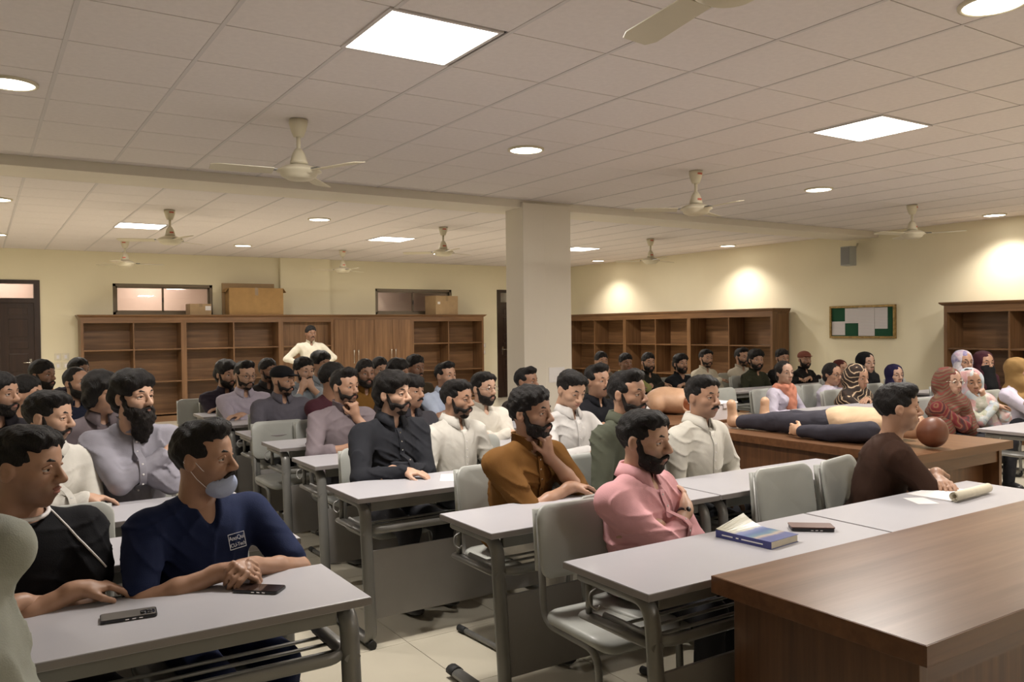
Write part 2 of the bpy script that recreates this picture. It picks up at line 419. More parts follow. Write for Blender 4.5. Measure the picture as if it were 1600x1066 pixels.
# ------------------------------------------------------------------ ceiling fans
def make_fan():
    r = empty('ceiling_fan')
    bm = bmesh.new(); lathe(bm, [(.0, 0), (.062, -.002), (.062, -.03), (.05, -.075), (.034, -.115), (.0, -.118)]); obj('canopy', bm, M['cream'], r, True)
    bm = bmesh.new(); tube(bm, [(0, 0, -.11), (0, 0, -.25)], .014, 12); obj('down_rod', bm, M['cream'], r)
    bm = bmesh.new(); lathe(bm, [(.0, -.195), (.022, -.197), (.042, -.23), (.056, -.28), (.06, -.30), (0, -.302)]); obj('lower_canopy', bm, M['cream'], r, True)
    bm = bmesh.new(); lathe(bm, [(0, -.30), (.05, -.302), (.10, -.318), (.148, -.345), (.150, -.352), (.125, -.362), (.115, -.385), (.08, -.405), (0, -.41)], 32); obj('motor', bm, M['cream'], r, True)
    for z0, z1, rr in ((-.042, -.025, .0625), (-.275, -.257, .0555)):
        bm = bmesh.new(); n = 6; vs = []
        for k in range(n+1):
            a = R(215+50*k/n)
            vs.append([bm.verts.new((rr*math.cos(a), rr*math.sin(a), z)) for z in (z0, z1)])
        for a, b in zip(vs, vs[1:]): bm.faces.new((a[0], b[0], b[1], a[1]))
        obj('maker_mark', bm, M['redmark'], r)
    for k in range(3):
        e = bmesh.new(); Mx = Matrix.Rotation(2*PI*k/3, 4, 'Z')
        tilt = R(9); pts = []
        for t in range(9):
            s = t/8; x = .17 + .40*s; w0 = .055 + .012*s - (.02 if t == 8 else 0)
            for sg in (-1, 1): pts.append((x, sg*w0, sg*w0*math.tan(tilt) - .352))
        up = [e.verts.new(Mx @ Vector(p)) for p in pts]; dn = [e.verts.new(Mx @ Vector((p[0], p[1], p[2]-.004))) for p in pts]
        for t in range(8):
            a, b, c, d = 2*t, 2*t+1, 2*t+3, 2*t+2
            e.faces.new((up[a], up[d], up[c], up[b])); e.faces.new((dn[a], dn[b], dn[c], dn[d]))
            e.faces.new((up[a], dn[a], dn[d], up[d])); e.faces.new((up[b], up[c], dn[c], dn[b]))
        e.faces.new((up[0], up[1], dn[1], dn[0])); e.faces.new((up[16], dn[16], dn[17], up[17]))
        bl = obj('blade', e, M['cream'], r)
        e = bmesh.new(); t2 = bmesh.new(); box(t2, (.10, -.028, -.350), (.21, .028, -.343), .002); merge(e, t2, 0, Mx); obj('blade_bracket', e, M['steel'], bl)
    return r
fan0 = make_fan()
FANS = [(1.99, 1.81, 80, 'cream ceiling fan cut off by the top edge of the picture'), (1.848, 5.5, 173, 'large cream ceiling fan left of centre with red maker marks'), (5.567, 5.49, 25, 'cream ceiling fan to the right of the pillar, nearest the beam'), (9.44, 5.76, 50, 'cream ceiling fan near the right wall'),
        (1.909, 10.29, 40, 'cream ceiling fan beside the far left panel light'), (1.944, 14.03, 5, 'small far cream ceiling fan above the left window'), (5.497, 10.27, 20, 'cream ceiling fan left of the pillar behind the beam'), (5.488, 14.04, 33, 'faint far ceiling fan above the standing man'), (9.18, 10.07, 10, 'cream ceiling fan right of the pillar behind the beam')]
for k, (x, y, a, l) in enumerate(FANS):
    f = fan0 if k == 0 else copy_tree(fan0)
    f.location = (x, y, CEIL - .001); f.rotation_euler = (0, 0, R(a)); tag(f, l, 'ceiling fan', 'cream ceiling fans')

# ------------------------------------------------------------------ bookcases along the walls
def bookcase(name, loc, rz, Wd, bays, kind, label, H=1.80, Dp=0.42, shelves=(0.13, 0.70, 1.27)):
    """local x along the front, y=0 front plane, y=Dp back"""
    r = empty(name, loc, rz); t = 0.035
    obj('back_panel', B((0, Dp-.012, .05), (Wd, Dp, H)), M['woodx'], r)
    for x in (0, Wd-t*1.3): obj('side_panel', B((x, 0, 0), (x+t*1.3, Dp-.012, H)), M['wood'], r)
    obj('top_rail', B((t*1.3, 0, H-.05), (Wd-t*1.3, Dp-.012, H)), M['woodx'], r)
    obj('plinth', B((t*1.3, .02, 0), (Wd-t*1.3, Dp-.012, .10)), M['woodx'], r)
    inner0, inner1 = t*1.3, Wd-t*1.3; bw = (inner1-inner0)/bays
    if kind in ('open', 'recess'):
        for k in range(1, bays): obj('divider', B((inner0+bw*k-.011, .01, .10), (inner0+bw*k+.011, Dp-.012, H-.05)), M['wood'], r)
        for k in range(bays):
            for z in shelves:
                if kind == 'recess' and z > 0.2 and z < 1.0: continue
                obj('shelf', B((inner0+bw*k+(.011 if k else 0), .015, z), (inner0+bw*(k+1)-(.011 if k < bays-1 else 0), Dp-.012, z+.022)), M['woodx'], r)
        if kind == 'recess': obj('recessed_door', B((inner0+.05, .16, .10), (inner1, .18, H-.05)), M['wood'], r)
    else:
        for z in shelves: obj('shelf', B((inner0, .03, z), (inner1, Dp-.012, z+.022)), M['woodx'], r)
        for k in range(bays):
            a = inner0+bw*k-(.03 if k == 0 else -.002); b = inner0+bw*(k+1)-(.002 if k < bays-1 else -.03)
            d = obj('cupboard_door', B((a, -.022, .10), (b, -.001, H-.012), .003), M['wood'], r)
            hx = b-.045 if k % 2 == 0 else a+.045
            hb = bmesh.new(); lathe(hb, [(0, .16), (.014, .155), (.018, .14), (.012, .12), (.007, .10), (.007, -.06), (.012, -.09), (.009, -.11), (0, -.12)], 10)
            tube(hb, [(0, .0, .13), (0, .05, .13)], .006, 8); tube(hb, [(0, 0, -.08), (0, .05, -.08)], .006, 8)
            h = obj('handle', hb, M['chrome'], d, True); h.location = (hx, -.07, 1.03)
    return tag(r, label, 'bookcase' if kind != 'doors' else 'cupboard')
yb = 15.64
bookcase('bookcase', (1.46, yb, 0), 0, 1.645, 2, 'open', 'empty brown open bookcase nearest the dark left door')
bookcase('bookcase', (3.105, yb, 0), 0, 1.751, 2, 'open', 'empty brown open bookcase under the big cardboard box')
bookcase('bookcase', (4.856, yb, 0), 0, 1.042, 1, 'recess', 'single brown bay with a plain recessed panel behind the standing man')
bookcase('cupboard', (5.898, yb, 0), 0, 1.71, 4, 'doors', 'brown cupboard with four closed doors and chrome handles')
bookcase('bookcase', (7.608, yb, 0), 0, 1.74, 2, 'open', 'empty brown open bookcase left of the pillar, under the small box')
def cornice(name, loc, rz, Wd, Dp, label):
    bm = bmesh.new(); prof = [(0.0, 0), (0, .045), (-.015, .05), (-.045, .075), (-.05, .092), (Dp, .092), (Dp, 0)]
    lo = [bm.verts.new((-.05 if (p[1] > .05) else (-.02 if p[1] > 0.046 else 0), p[0], p[1])) for p in prof]; hi = [bm.verts.new((Wd+(.05 if p[1] > .05 else (.02 if p[1] > .046 else 0)), p[0], p[1])) for p in prof]
    bm.faces.new(list(reversed(lo))); bm.faces.new(hi)
    for i in range(len(prof)): bm.faces.new((lo[i], lo[(i+1) % len(prof)], hi[(i+1) % len(prof)], hi[i]))
    bmesh.ops.recalc_face_normals(bm, faces=bm.faces)
    o = obj(name, bm, M['woodx']); o.location = loc; o.rotation_euler = (0, 0, rz); return tag(o, label, 'cornice')
cornice('cornice', (1.46, yb, 1.80), 0, 7.888, .42, 'long brown moulded cornice along the top of the far bookcases')
# right wall: local x runs along -y (rotation -90 deg), front faces -x
for y1, y0, l in ((15.2, 13.18, 'brown open bookcase on the right wall, partly hidden by the pillar'), (13.18, 11.33, 'middle brown open bookcase on the right wall'), (11.33, 9.37, 'brown open bookcase on the right wall, nearest end with side panel')):
    bookcase('bookcase', (11.27, y1, 0), -PI/2, y1-y0, 2, 'open', l, shelves=(0.13, 0.66, 1.22), H=1.78)
cornice('cornice', (11.27, 15.2, 1.78), -PI/2, 5.83, .42, 'brown moulded cornice along the right-wall bookcases')
bookcase('bookcase', (11.27, 6.42, 0), -PI/2, 1.72, 2, 'open', 'dark open bookcase at the right edge behind the women', shelves=(0.13, 0.66, 1.22), H=1.78)
cornice('cornice', (11.27, 6.42, 1.78), -PI/2, 1.72, .42, 'moulded cornice on top of the dark right-edge bookcase')

# ------------------------------------------------------------------ cardboard boxes on the far bookcases
def carton(loc, rz, sx, sy, sz, m, label, flaps=0.0, marks=()):
    r = empty('cardboard_box', loc, rz); bm = bmesh.new(); box(bm, (-sx/2, -sy/2, 0), (sx/2, sy/2, sz), .006); obj('carton', bm, m, r)
    obj('tape', B((-.03, -sy/2-.0015, sz*.72), (.03, sy/2+.0015, sz+.0015)), M['tape'], r)
    if flaps:
        for sg in (-1, 1):
            f = bmesh.new(); prism(f, [(0, -sy/2), (flaps, -sy/2*.8), (flaps, sy/2*.9), (0, sy/2)], 0, .005, Matrix.Translation((sg*sx/2, 0, sz-.004)) @ Matrix.Rotation(0 if sg > 0 else PI, 4, 'Z') @ Matrix.Rotation(R(50), 4, 'Y'))
            obj('flap', f, m, r)
    for (x, z, w_, h_) in marks: obj('shipping_label', B((x, -sy/2-.002, z), (x+w_, -sy/2-.0005, z+h_)), M['white'], r)
    return tag(r, label, 'box')
zt = 1.893
carton((4.42, 15.84, zt), R(-2), 1.0, 0.36, 0.50, M['card'], 'big brown cardboard box on the far bookcase beside the window', .10)
tag(obj('cardboard_sheet', B((3.88, 16.04, zt), (4.86, 16.085, zt+.60)), M['card2']), 'flat folded cardboard standing behind the big box', 'cardboard')
carton((3.42, 15.9, zt), R(4), .38, .28, .20, M['card2'], 'small pale cardboard box with white label in front of the left window', 0, ((.08, .08, .10, .08),))
carton((8.42, 15.84, zt), R(12), .62, .36, .40, M['card2'], 'tilted pale cardboard box in front of the right window', 0.0, ((-.26, .22, .07, .05),))
# dark notice behind glass of window 2 (board hung on corridor wall)
tag(obj('dark_board', B((7.0, YF+1.70, 1.86), (7.62, YF+1.75, 2.42), .004), M['void']), 'dark board seen through the right window', 'board')

# ------------------------------------------------------------------ noticeboard and speaker on the right wall
nb = empty('noticeboard', (XR, 7.98, 1.36)); tag(nb, 'gilt-framed green felt noticeboard with white papers on the right wall', 'noticeboard')
hw, hh = .575, .52
bm = bmesh.new()
for a, b in (((-.05, -hw, 0), (-.001, hw, .035)), ((-.05, -hw, hh-.035), (-.001, hw, hh)), ((-.05, -hw, .035), (-.001, -hw+.035, hh-.035)), ((-.05, hw-.035, .035), (-.001, hw, hh-.035))): box(bm, a, b, .006)
obj('frame', bm, M['gilt'], nb); obj('felt', B((-.02, -hw+.03, .03), (-.002, hw-.03, hh-.03)), M['felt'], nb)
def line_paper():
    s = NT('printed_sheet'); v = s.coord(scale=(1, 1, 1))
    wv = s.n('ShaderNodeTexWave', bands_direction='Z'); wv.inputs['Scale'].default_value = 14; wv.inputs['Distortion'].default_value = 1.0; wv.inputs['Detail'].default_value = 3; s.l(v, wv.inputs[0])
    s.l(s.ramp(wv.outputs['Fac'], [(0.2, (.50, .48, .50)), (0.6, (.72, .68, .68))]), s.p.inputs['Base Color']); s.p.inputs['Roughness'].default_value = .7; return s.m
M['sheet'] = line_paper()
for (y0, y1, z0, z1) in ((.30, .54, .05, .27), (.06, .30, .24, .48), (-.22, .06, .24, .485), (-.22, .06, .04, .24), (-.44, -.225, .15, .48)):
    obj('paper_sheet', B((-.026, y0, z0), (-.021, y1, z1)), M['sheet'], nb)
sp = empty('wall_speaker', (11.5, 8.06, 2.50)); tag(sp, 'small grey box speaker hanging under the beam at the right wall', 'speaker')
obj('cabinet', B((-.10, -.09, 0), (.06, .09, .30), .012), M['plastic'], sp); obj('grille', B((-.106, -.075, .015), (-.099, .075, .285), .003), M['steel'], sp)
bm = bmesh.new(); tube(bm, fillet([(.05, 0, .2), (.16, 0, .26), (.21, 0, .36)], .05), .014, 8); obj('bracket', bm, M['cream'], sp)
# ------------------------------------------------------------------ student desks
DZ = 0.75
def make_desk(L):
    r = empty('student_desk')
    obj('desk_top', B((0, 0, DZ-.026), (L, .445, DZ), .002), [M['desktop']], r)
    bm = bmesh.new(); box(bm, (-.0015, -.0015, DZ-.024), (L+.0015, 0.0005, DZ-.003)); box(bm, (-.0015, 0, DZ-.024), (0.0005, .4465, DZ-.003)); box(bm, (L-.0005, 0, DZ-.024), (L+.0015, .4465, DZ-.003))
    obj('edge_band', bm, M['deskedge'], r)
    obj('apron', B((.09, .055, DZ-.085), (L-.09, .08, DZ-.026), .004), M['steel'], r)
    for xs in (.055, L-.055):
        bm = bmesh.new(); tube(bm, fillet([(xs, .40, DZ-.048), (xs, .05, DZ-.048), (xs, -.01, .03), (xs, .43, .03)], .07, 6), .0205, 10, .031, up=Vector((1, 0, 0)))
        tube(bm, [(xs, .37, DZ-.05), (xs, .37, .565)], .013, 8)
        fr = obj('leg', bm, M['steel'], r)
        bm = bmesh.new(); tube(bm, [(xs, .02, .565), (xs, .40, .565)], .015, 8, .027, up=Vector((1, 0, 0))); obj('side_rail', bm, M['steel'], r)
        bm = bmesh.new(); tube(bm, [(xs, .40, .032), (xs, .455, .032)], .024, 10, .032, up=Vector((1, 0, 0))); obj('foot_cap', bm, M['rubber'], fr)
        bm = bmesh.new(); tube(bm, [(xs, -.03, .02), (xs, .045, .02)], .024, 10, .02, up=Vector((1, 0, 0))); obj('foot_cap', bm, M['rubber'], fr)
    bm = bmesh.new(); tube(bm, fillet([(.075, .31, .575), (.075, .02, .575), (L-.075, .02, .575), (L-.075, .31, .575)], .07, 6), .012, 8, .02); obj('tray_rail', bm, M['steel'], r)
    for y in (.11, .18, .25):
        bm = bmesh.new(); tube(bm, [(.06, y, .562), (L-.06, y, .562)], .006, 6); obj('tray_rod', bm, M['steel'], r)
    obj('modesty_panel', B((.075, .022, .13), (L-.075, .036, .475), .002), M['panel'], r)
    bm = bmesh.new(); tube(bm, fillet([(-.002, .26, .70), (-.03, .26, .69), (-.035, .25, .655), (-.02, .23, .64), (-.012, .225, .655)], .012, 3), .004, 6); obj('bag_hook', bm, M['steel'], r)
    return r
desk_a = make_desk(1.31)
DESKS = []
def desk(x, y, label, group):
    d = desk_a if not DESKS else copy_tree(desk_a)
    d.location = (x, y, 0); tag(d, label, 'desk', group); DESKS.append(d)
    return d
gL, gM, gR = 'grey desks of the left block', 'grey desks of the middle block', 'grey desks of the right block'
for x, y, l in ((-.295, 2.40, 'front grey desk at bottom left with two phones on it'), (-.235, 3.25, 'grey desk directly behind the man in navy scrubs'), (-.205, 4.00, 'grey desk in front of the long-bearded man'), (-.20, 4.92, 'hidden grey desk behind the long-bearded man'), (-.19, 5.82, 'hidden grey desk in front of the navy-shirted bearded man'), (-.18, 6.75, 'hidden rear grey desk of the left block'), (-1.63, 2.40, 'grey desk left of the front one, cut by the picture edge')):
    desk(x, y, l, gL)
MR = [(1.735, 1.925, 'grey desk with the blue book and the phone, in front of the man in pink', 'grey desk with the open notepad beside the brown table'), (1.735, 2.86, 'grey desk of the man in the mustard brown kurta', 'grey desk behind the two empty chairs'), (1.56, 3.83, 'grey desk of the man in black with a paper', 'grey desk of the man in white looking down'), (1.72, 4.90, 'grey desk of the man with a hand on his chin', 'grey desk of the man in white with glasses'),
      (1.78, 5.80, 'fifth grey desk along the aisle, empty in front', 'grey desk behind the man with glasses'), (1.79, 6.60, 'grey desk of the man in the black cap', 'grey desk of the man in the light blue shirt'), (1.83, 7.49, 'grey desk of the man in lavender', 'far grey desk of the men before the cupboard'), (1.84, 8.42, 'rearmost grey desk along the aisle', 'rearmost grey desk beside the pillar')]
for x, y, l1, l2 in MR:
    desk(x, y, l1, gM); desk(x+1.325, y, l2, gM)
for x, y, l in ((6.60, 3.05, 'grey desk at the right edge in front of the woman in the red shawl'), (7.93, 3.05, 'grey desk beyond the right edge'), (6.72, 4.93, 'grey desk in front of the woman with the orange scarf'), (8.05, 4.93, 'grey desk behind the woman in the red shawl'), (9.3, 3.72, 'grey desk of the woman in the tan hijab'), (6.6, 7.2, 'far grey desk of the men before the right bookcase'), (7.93, 7.2, 'far grey desk in front of the men in white'), (9.26, 7.2, 'far grey desk of the man in the reddish cap'), (9.5, 5.5, 'grey desk under the noticeboard')):
    desk(x, y, l, gR)

# ------------------------------------------------------------------ chairs
def plate(w_, h_, bend, th, curl, n=10, m=8, rad=.06):
    """rounded, bent plastic plate in the xz plane around the origin, facing -y"""
    bm = bmesh.new(); out = rrect(-w_/2, -h_/2, w_/2, h_/2, rad, 5)
    g = {}
    def pos(u, v, s):
        return Vector((u, bend*(u/(w_/2))**2 * -1 + curl*(v/(h_/2))**2 + s*th/2, v))
    rows = []
    for s in (-1, 1):
        rs = []
        for k in (1.0, .97, .8, .55, .28):
            ins = th*.45 if k == 1.0 else 0
            rs.append([bm.verts.new(pos(x*k, z*k, s*(0.35 if k == 1.0 else 1))) for x, z in out])
        c = bm.verts.new(pos(0, 0, s))
        for a, b in zip(rs, rs[1:]):
            for i in range(len(out)):
                q = (a[i], a[(i+1) % len(out)], b[(i+1) % len(out)], b[i]); f = bm.faces.new(q if s < 0 else tuple(reversed(q))); f.smooth = True
        for i in range(len(out)):
            q = (rs[-1][i], rs[-1][(i+1) % len(out)], c); f = bm.faces.new(q if s < 0 else tuple(reversed(q))); f.smooth = True
        rows.append(rs[0])
    a, b = rows
    for i in range(len(out)):
        f = bm.faces.new((a[(i+1) % len(out)], a[i], b[i], b[(i+1) % len(out)])); f.smooth = True
    return bm
def make_chair():
    r = empty('classroom_chair')
    bm = plate(.435, .295, .022, .018, .012); bmesh.ops.transform(bm, matrix=Matrix.Translation((0, .205, .715)) @ Matrix.Rotation(R(-8), 4, 'X'), verts=bm.verts); obj('backrest', bm, M['plastic'], r, True)
    bm = bmesh.new()
    out = rrect(-.215, -.21, .215, .19, .075, 5)
    pr_ = [(.90, .408), (.985, .412), (1.0, .424), (.99, .438), (.95, .445), (.8, .443), (.5, .436), (.2, .433)]
    rings = [[bm.verts.new((x*k, y*k + (-.0 if k < 1 else 0), z - (.03*max(0, (-y*k-.13)/.08)**2 if True else 0))) for x, y in out] for k, z in pr_]
    for a, b in zip(rings, rings[1:]):
        for i in range(len(out)): bm.faces.new((a[i], a[(i+1) % len(out)], b[(i+1) % len(out)], b[i])).smooth = True
    bm.faces.new(rings[-1]); bm.faces.new(list(reversed(rings[0])))
    obj('seat', bm, M['plastic'], r, True)
    for s in (-1, 1):
        bm = bmesh.new(); tube(bm, fillet([(s*.195, .225, .83), (s*.195, .185, .395), (s*.195, -.17, .395), (s*.195, -.185, .018), (s*.195, .22, .018)], .075, 6), .0145, 10); fr = obj('leg', bm, M['steel'], r)
        bm = bmesh.new(); tube(bm, fillet([(s*.195, .238, .845), (s*.195, .228, .73), (s*.195, .218, .60)], .03), .019, 10); obj('back_sleeve', bm, M['plastic'], r)
        bm = bmesh.new(); tube(bm, [(s*.195, .17, .018), (s*.195, .235, .018)], .0175, 10); obj('foot_cap', bm, M['rubber'], fr)
        bm = bmesh.new(); tube(bm, fillet([(s*.195, -.185, .07), (s*.195, -.185, .018), (s*.195, -.12, .018)], .03), .0175, 10); obj('foot_cap', bm, M['rubber'], fr)
    bm = bmesh.new(); tube(bm, [(-.195, .10, .395), (.195, .10, .395)], .010, 8); tube(bm, [(-.195, -.10, .395), (.195, -.10, .395)], .010, 8); obj('cross_bar', bm, M['steel'], r)
    return r
chair_a = make_chair(); CH = []
def chair(x, y, rz, label, group):
    c = chair_a if not CH else copy_tree(chair_a)
    c.location = (x, y, 0); c.rotation_euler = (0, 0, R(rz)); tag(c, label, 'chair', group); CH.append(c); return c
gE = 'empty grey chairs'
for x, y, rz, l in ((2.085, 2.53, -2, 'empty grey plastic chair left of the man in pink, nearest the camera'), (3.44, 2.59, 0, 'empty grey plastic chair right of the man in pink'), (.27, 3.70, 2, 'empty grey chair behind the man in scrubs, nearer the aisle'), (-.12, 3.70, 2, 'grey chair behind the man in the black jersey'), (2.02, 6.40, 0, 'empty grey chair between the cap man and the chin-holding man'), (1.99, 9.15, 0, 'rearmost empty grey chair beside the man in dark purple'),
                    (7.25, 6.55, 0, 'empty grey chair beyond the lying manikin, left of the olive kurta'), (6.82, 6.6, 0, 'empty grey chair just right of the moustached man'), (8.05, 6.25, 0, 'empty grey chair between the two women in white coats'), (10.35, 6.35, 0, 'empty grey chair against the wall under the noticeboard'), (2.78, 4.62, 0, 'grey chair back beside the man in the white collared shirt')):
    chair(x, y, rz, l, gE)

# ------------------------------------------------------------------ brown tables
def big_table(x0, y0, x1, y1, H, label, along='x'):
    r = empty('wooden_table', (x0, y0, 0)); W_, D_ = x1-x0, y1-y0; t = .055
    obj('table_top', B((.004, .004, H-t), (W_-.004, D_-.004, H)), M['tablex' if along == 'x' else 'tabley'], r)
    bm = bmesh.new()
    for a, b in (((0, 0, H-t), (W_, .006, H-.001)), ((0, D_-.006, H-t), (W_, D_, H-.001)), ((0, .006, H-t), (.006, D_-.006, H-.001)), ((W_-.006, .006, H-t), (W_, D_-.006, H-.001))): box(bm, a, b, .001)
    obj('edge_band', bm, M['edge'], r)
    i = .05
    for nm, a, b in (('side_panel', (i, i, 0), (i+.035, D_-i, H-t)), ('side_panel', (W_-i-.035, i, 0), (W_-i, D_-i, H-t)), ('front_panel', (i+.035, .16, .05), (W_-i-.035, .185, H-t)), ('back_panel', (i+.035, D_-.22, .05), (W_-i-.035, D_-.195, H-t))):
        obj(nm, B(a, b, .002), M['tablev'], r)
    obj('rail', B((i+.035, i+.01, H-t-.09), (W_-i-.035, i+.03, H-t)), M['edge'], r)
    return tag(r, label, 'table')
big_table(1.965, 1.165, 4.30, 1.885, .78, 'brown wooden table at the bottom right, nearest the camera')
big_table(4.72, 2.885, 5.905, 4.80, .78, 'brown wooden table with the lying manikin', 'y')
big_table(4.72, 4.95, 5.905, 6.30, .78, 'brown wooden table with the bare torso model', 'y')
# ------------------------------------------------------------------ implicit-surface modelling (people, soft shapes)
F32 = np.float32
def wob(X, Y, Z, amp, s, ph=0.0):
    return amp*(np.sin(s*X+2.1*np.sin(.6*s*Z+ph)+ph)*np.cos(.8*s*Y+1.7*np.sin(.5*s*X-ph)) + .5*np.sin(1.7*s*Z+1.3*s*Y+ph*2)*np.sin(1.4*s*X-ph))
def folds(X, Y, Z, amp, s, ph=0.0):
    out = 0
    for sx, q in ((1, 0.), (-1, 1.7)):
        u = s*(.50*sx*X+.40*Y+.85*Z)+2.0*np.sin(.33*s*X+ph+q)+1.7*np.sin(.42*s*Z-.36*s*Y*sx+2*ph)
        r = 1-np.abs(np.sin(u)); e = np.clip(.35+.75*np.sin(.27*s*(X*sx-Z)+.2*s*Y+ph*1.3+q), 0, 1)
        out = out-amp*(r**3-.12)*e
    return out
def dist(p, X, Y, Z):
    if p[0] == 'c':
        _, a, b, ra, rb = p; dx, dy, dz = b[0]-a[0], b[1]-a[1], b[2]-a[2]; L2 = dx*dx+dy*dy+dz*dz+1e-12
        qx, qy, qz = X-a[0], Y-a[1], Z-a[2]
        t = np.clip((qx*dx+qy*dy+qz*dz)/L2, 0, 1)
        return np.sqrt((qx-t*dx)**2+(qy-t*dy)**2+(qz-t*dz)**2) - (ra+(rb-ra)*t)
    _, c, r, Rm = p
    qx, qy, qz = X-c[0], Y-c[1], Z-c[2]
    if Rm is not None:
        qx, qy, qz = (Rm[0][0]*qx+Rm[1][0]*qy+Rm[2][0]*qz, Rm[0][1]*qx+Rm[1][1]*qy+Rm[2][1]*qz, Rm[0][2]*qx+Rm[1][2]*qy+Rm[2][2]*qz)
    k0 = np.sqrt((qx/r[0])**2+(qy/r[1])**2+(qz/r[2])**2); k1 = np.sqrt((qx/r[0]**2)**2+(qy/r[1]**2)**2+(qz/r[2]**2)**2)
    return k0*(k0-1)/(k1+1e-6)
def bbox(p):
    if p[0] == 'c':
        a, b = np.array(p[1]), np.array(p[2]); m = max(p[3], p[4]); return np.minimum(a, b)-m, np.maximum(a, b)+m
    c = np.array(p[1]); r = np.array(p[2])
    if p[3] is not None: r = np.full(3, r.max())
    return c-r, c+r
def nets(f, ax):
    s = f < 0; nx, ny, nz = f.shape
    c = np.zeros((nx-1, ny-1, nz-1), np.int8)
    for i in (0, 1):
        for j in (0, 1):
            for k in (0, 1): c += s[i:nx-1+i, j:ny-1+j, k:nz-1+k]
    act = (c > 0) & (c < 8); I = np.nonzero(act); n = len(I[0])
    if n == 0: return np.zeros((0, 3)), np.zeros((0, 4), int)
    idx = np.full(c.shape, -1, np.int32); idx[I] = np.arange(n)
    offs = [(i, j, k) for i in (0, 1) for j in (0, 1) for k in (0, 1)]
    val = np.stack([f[I[0]+o[0], I[1]+o[1], I[2]+o[2]] for o in offs], 1)
    acc = np.zeros((n, 3)); cnt = np.zeros(n); O = np.array(offs, float)
    for a in range(8):
        for b in range(a+1, 8):
            if np.abs(O[a]-O[b]).sum() != 1: continue
            m = (val[:, a] < 0) != (val[:, b] < 0)
            t = val[:, a]/(val[:, a]-val[:, b]+1e-20); t = np.where(m, t, 0)
            acc += np.where(m[:, None], O[a]+t[:, None]*(O[b]-O[a]), 0); cnt += m
    g = acc/cnt[:, None]
    V = np.stack([ax[d][0]+(I[d]+g[:, d])*(ax[d][1]-ax[d][0]) for d in range(3)], 1)
    Q = []
    for d in range(3):
        sl0 = [slice(1, -1)]*3; sl1 = [slice(1, -1)]*3; sl0[d] = slice(0, -1); sl1[d] = slice(1, None)
        a, b = s[tuple(sl0)], s[tuple(sl1)]; E = np.nonzero(a != b)
        p = [E[k]+(0 if k == d else 1) for k in range(3)]; flip = a[E]
        u, v = (d+1) % 3, (d+2) % 3
        def cell(du, dv):
            q = [p[0].copy(), p[1].copy(), p[2].copy()]; q[u] += du; q[v] += dv; return idx[q[0], q[1], q[2]]
        q = np.stack([cell(-1, -1), cell(0, -1), cell(0, 0), cell(-1, 0)], 1)
        q = np.where(flip[:, None], q, q[:, ::-1]); Q.append(q)
    return V, np.concatenate(Q)
def sdf(add, cut=(), vox=.01, k=.02, kc=.006, noise=None, noise2=None):
    """add / cut: primitives, each optionally (prim, k); returns verts, quads"""
    add = [a if isinstance(a[0], tuple) else (a, k) for a in add]; cut = [c if isinstance(c[0], tuple) else (c, kc) for c in cut]
    lo = np.min([bbox(a)[0] for a, _ in add], 0)-3*vox-.006; hi = np.max([bbox(a)[1] for a, _ in add], 0)+3*vox+.006
    ax = [np.arange(lo[d], hi[d]+vox, vox, dtype=F32) for d in range(3)]
    f = np.full([len(a) for a in ax], .2, F32)
    def sub(p, m):
        l, h = bbox(p); s = []
        for d in range(3):
            i = max(0, int((l[d]-m-ax[d][0])/vox)); j = min(len(ax[d]), int((h[d]+m-ax[d][0])/vox)+2); s.append(slice(i, max(i, j)))
        return tuple(s)
    for p, kk in add:
        sl = sub(p, kk+2.5*vox); X, Y, Z = ax[0][sl[0], None, None], ax[1][None, sl[1], None], ax[2][None, None, sl[2]]
        if 0 in (X.size, Y.size, Z.size): continue
        d = dist(p, X, Y, Z); g = f[sl]; h = np.maximum(kk-np.abs(g-d), 0)/kk; f[sl] = np.minimum(g, d)-h*h*kk*.25
    if noise is not None:
        f += wob(ax[0][:, None, None], ax[1][None, :, None], ax[2][None, None, :], *noise).astype(F32)
    if noise2 is not None: f += (folds if noise2[0] == 'fold' else wob)(ax[0][:, None, None], ax[1][None, :, None], ax[2][None, None, :], *(noise2[1:] if noise2[0] == 'fold' else noise2)).astype(F32)
    for p, kk in cut:
        sl = sub(p, kk+2.5*vox); X, Y, Z = ax[0][sl[0], None, None], ax[1][None, sl[1], None], ax[2][None, None, sl[2]]
        if 0 in (X.size, Y.size, Z.size): continue
        d = -dist(p, X, Y, Z); g = f[sl]; h = np.maximum(kk-np.abs(g-d), 0)/kk; f[sl] = np.maximum(g, d)+h*h*kk*.25
    return nets(f, ax)
def npmesh(name, V, Q, mats, mi=None, tint=None):
    me = bpy.data.meshes.new(name); V = np.asarray(V, F32); Q = np.asarray(Q, np.int32)
    me.vertices.add(len(V)); me.vertices.foreach_set('co', V.ravel())
    me.loops.add(Q.size); me.loops.foreach_set('vertex_index', Q.ravel())
    me.polygons.add(len(Q)); me.polygons.foreach_set('loop_start', np.arange(0, Q.size, 4, dtype=np.int32)); me.polygons.foreach_set('loop_total', np.full(len(Q), 4, np.int32))
    for m in mats: me.materials.append(m)
    if mi is not None: me.polygons.foreach_set('material_index', np.asarray(mi, np.int32))
    me.update(calc_edges=True); shade(me, True)
    if tint is not None:
        at = me.color_attributes.new('tint', 'FLOAT_COLOR', 'POINT'); at.data.foreach_set('color', np.asarray(tint, F32).ravel())
    return me
def nobj(name, me, parent, color=None):
    o = bpy.data.objects.new(name, me); link(o, parent)
    if color is not None: o.color = (*color, 1)
    return o
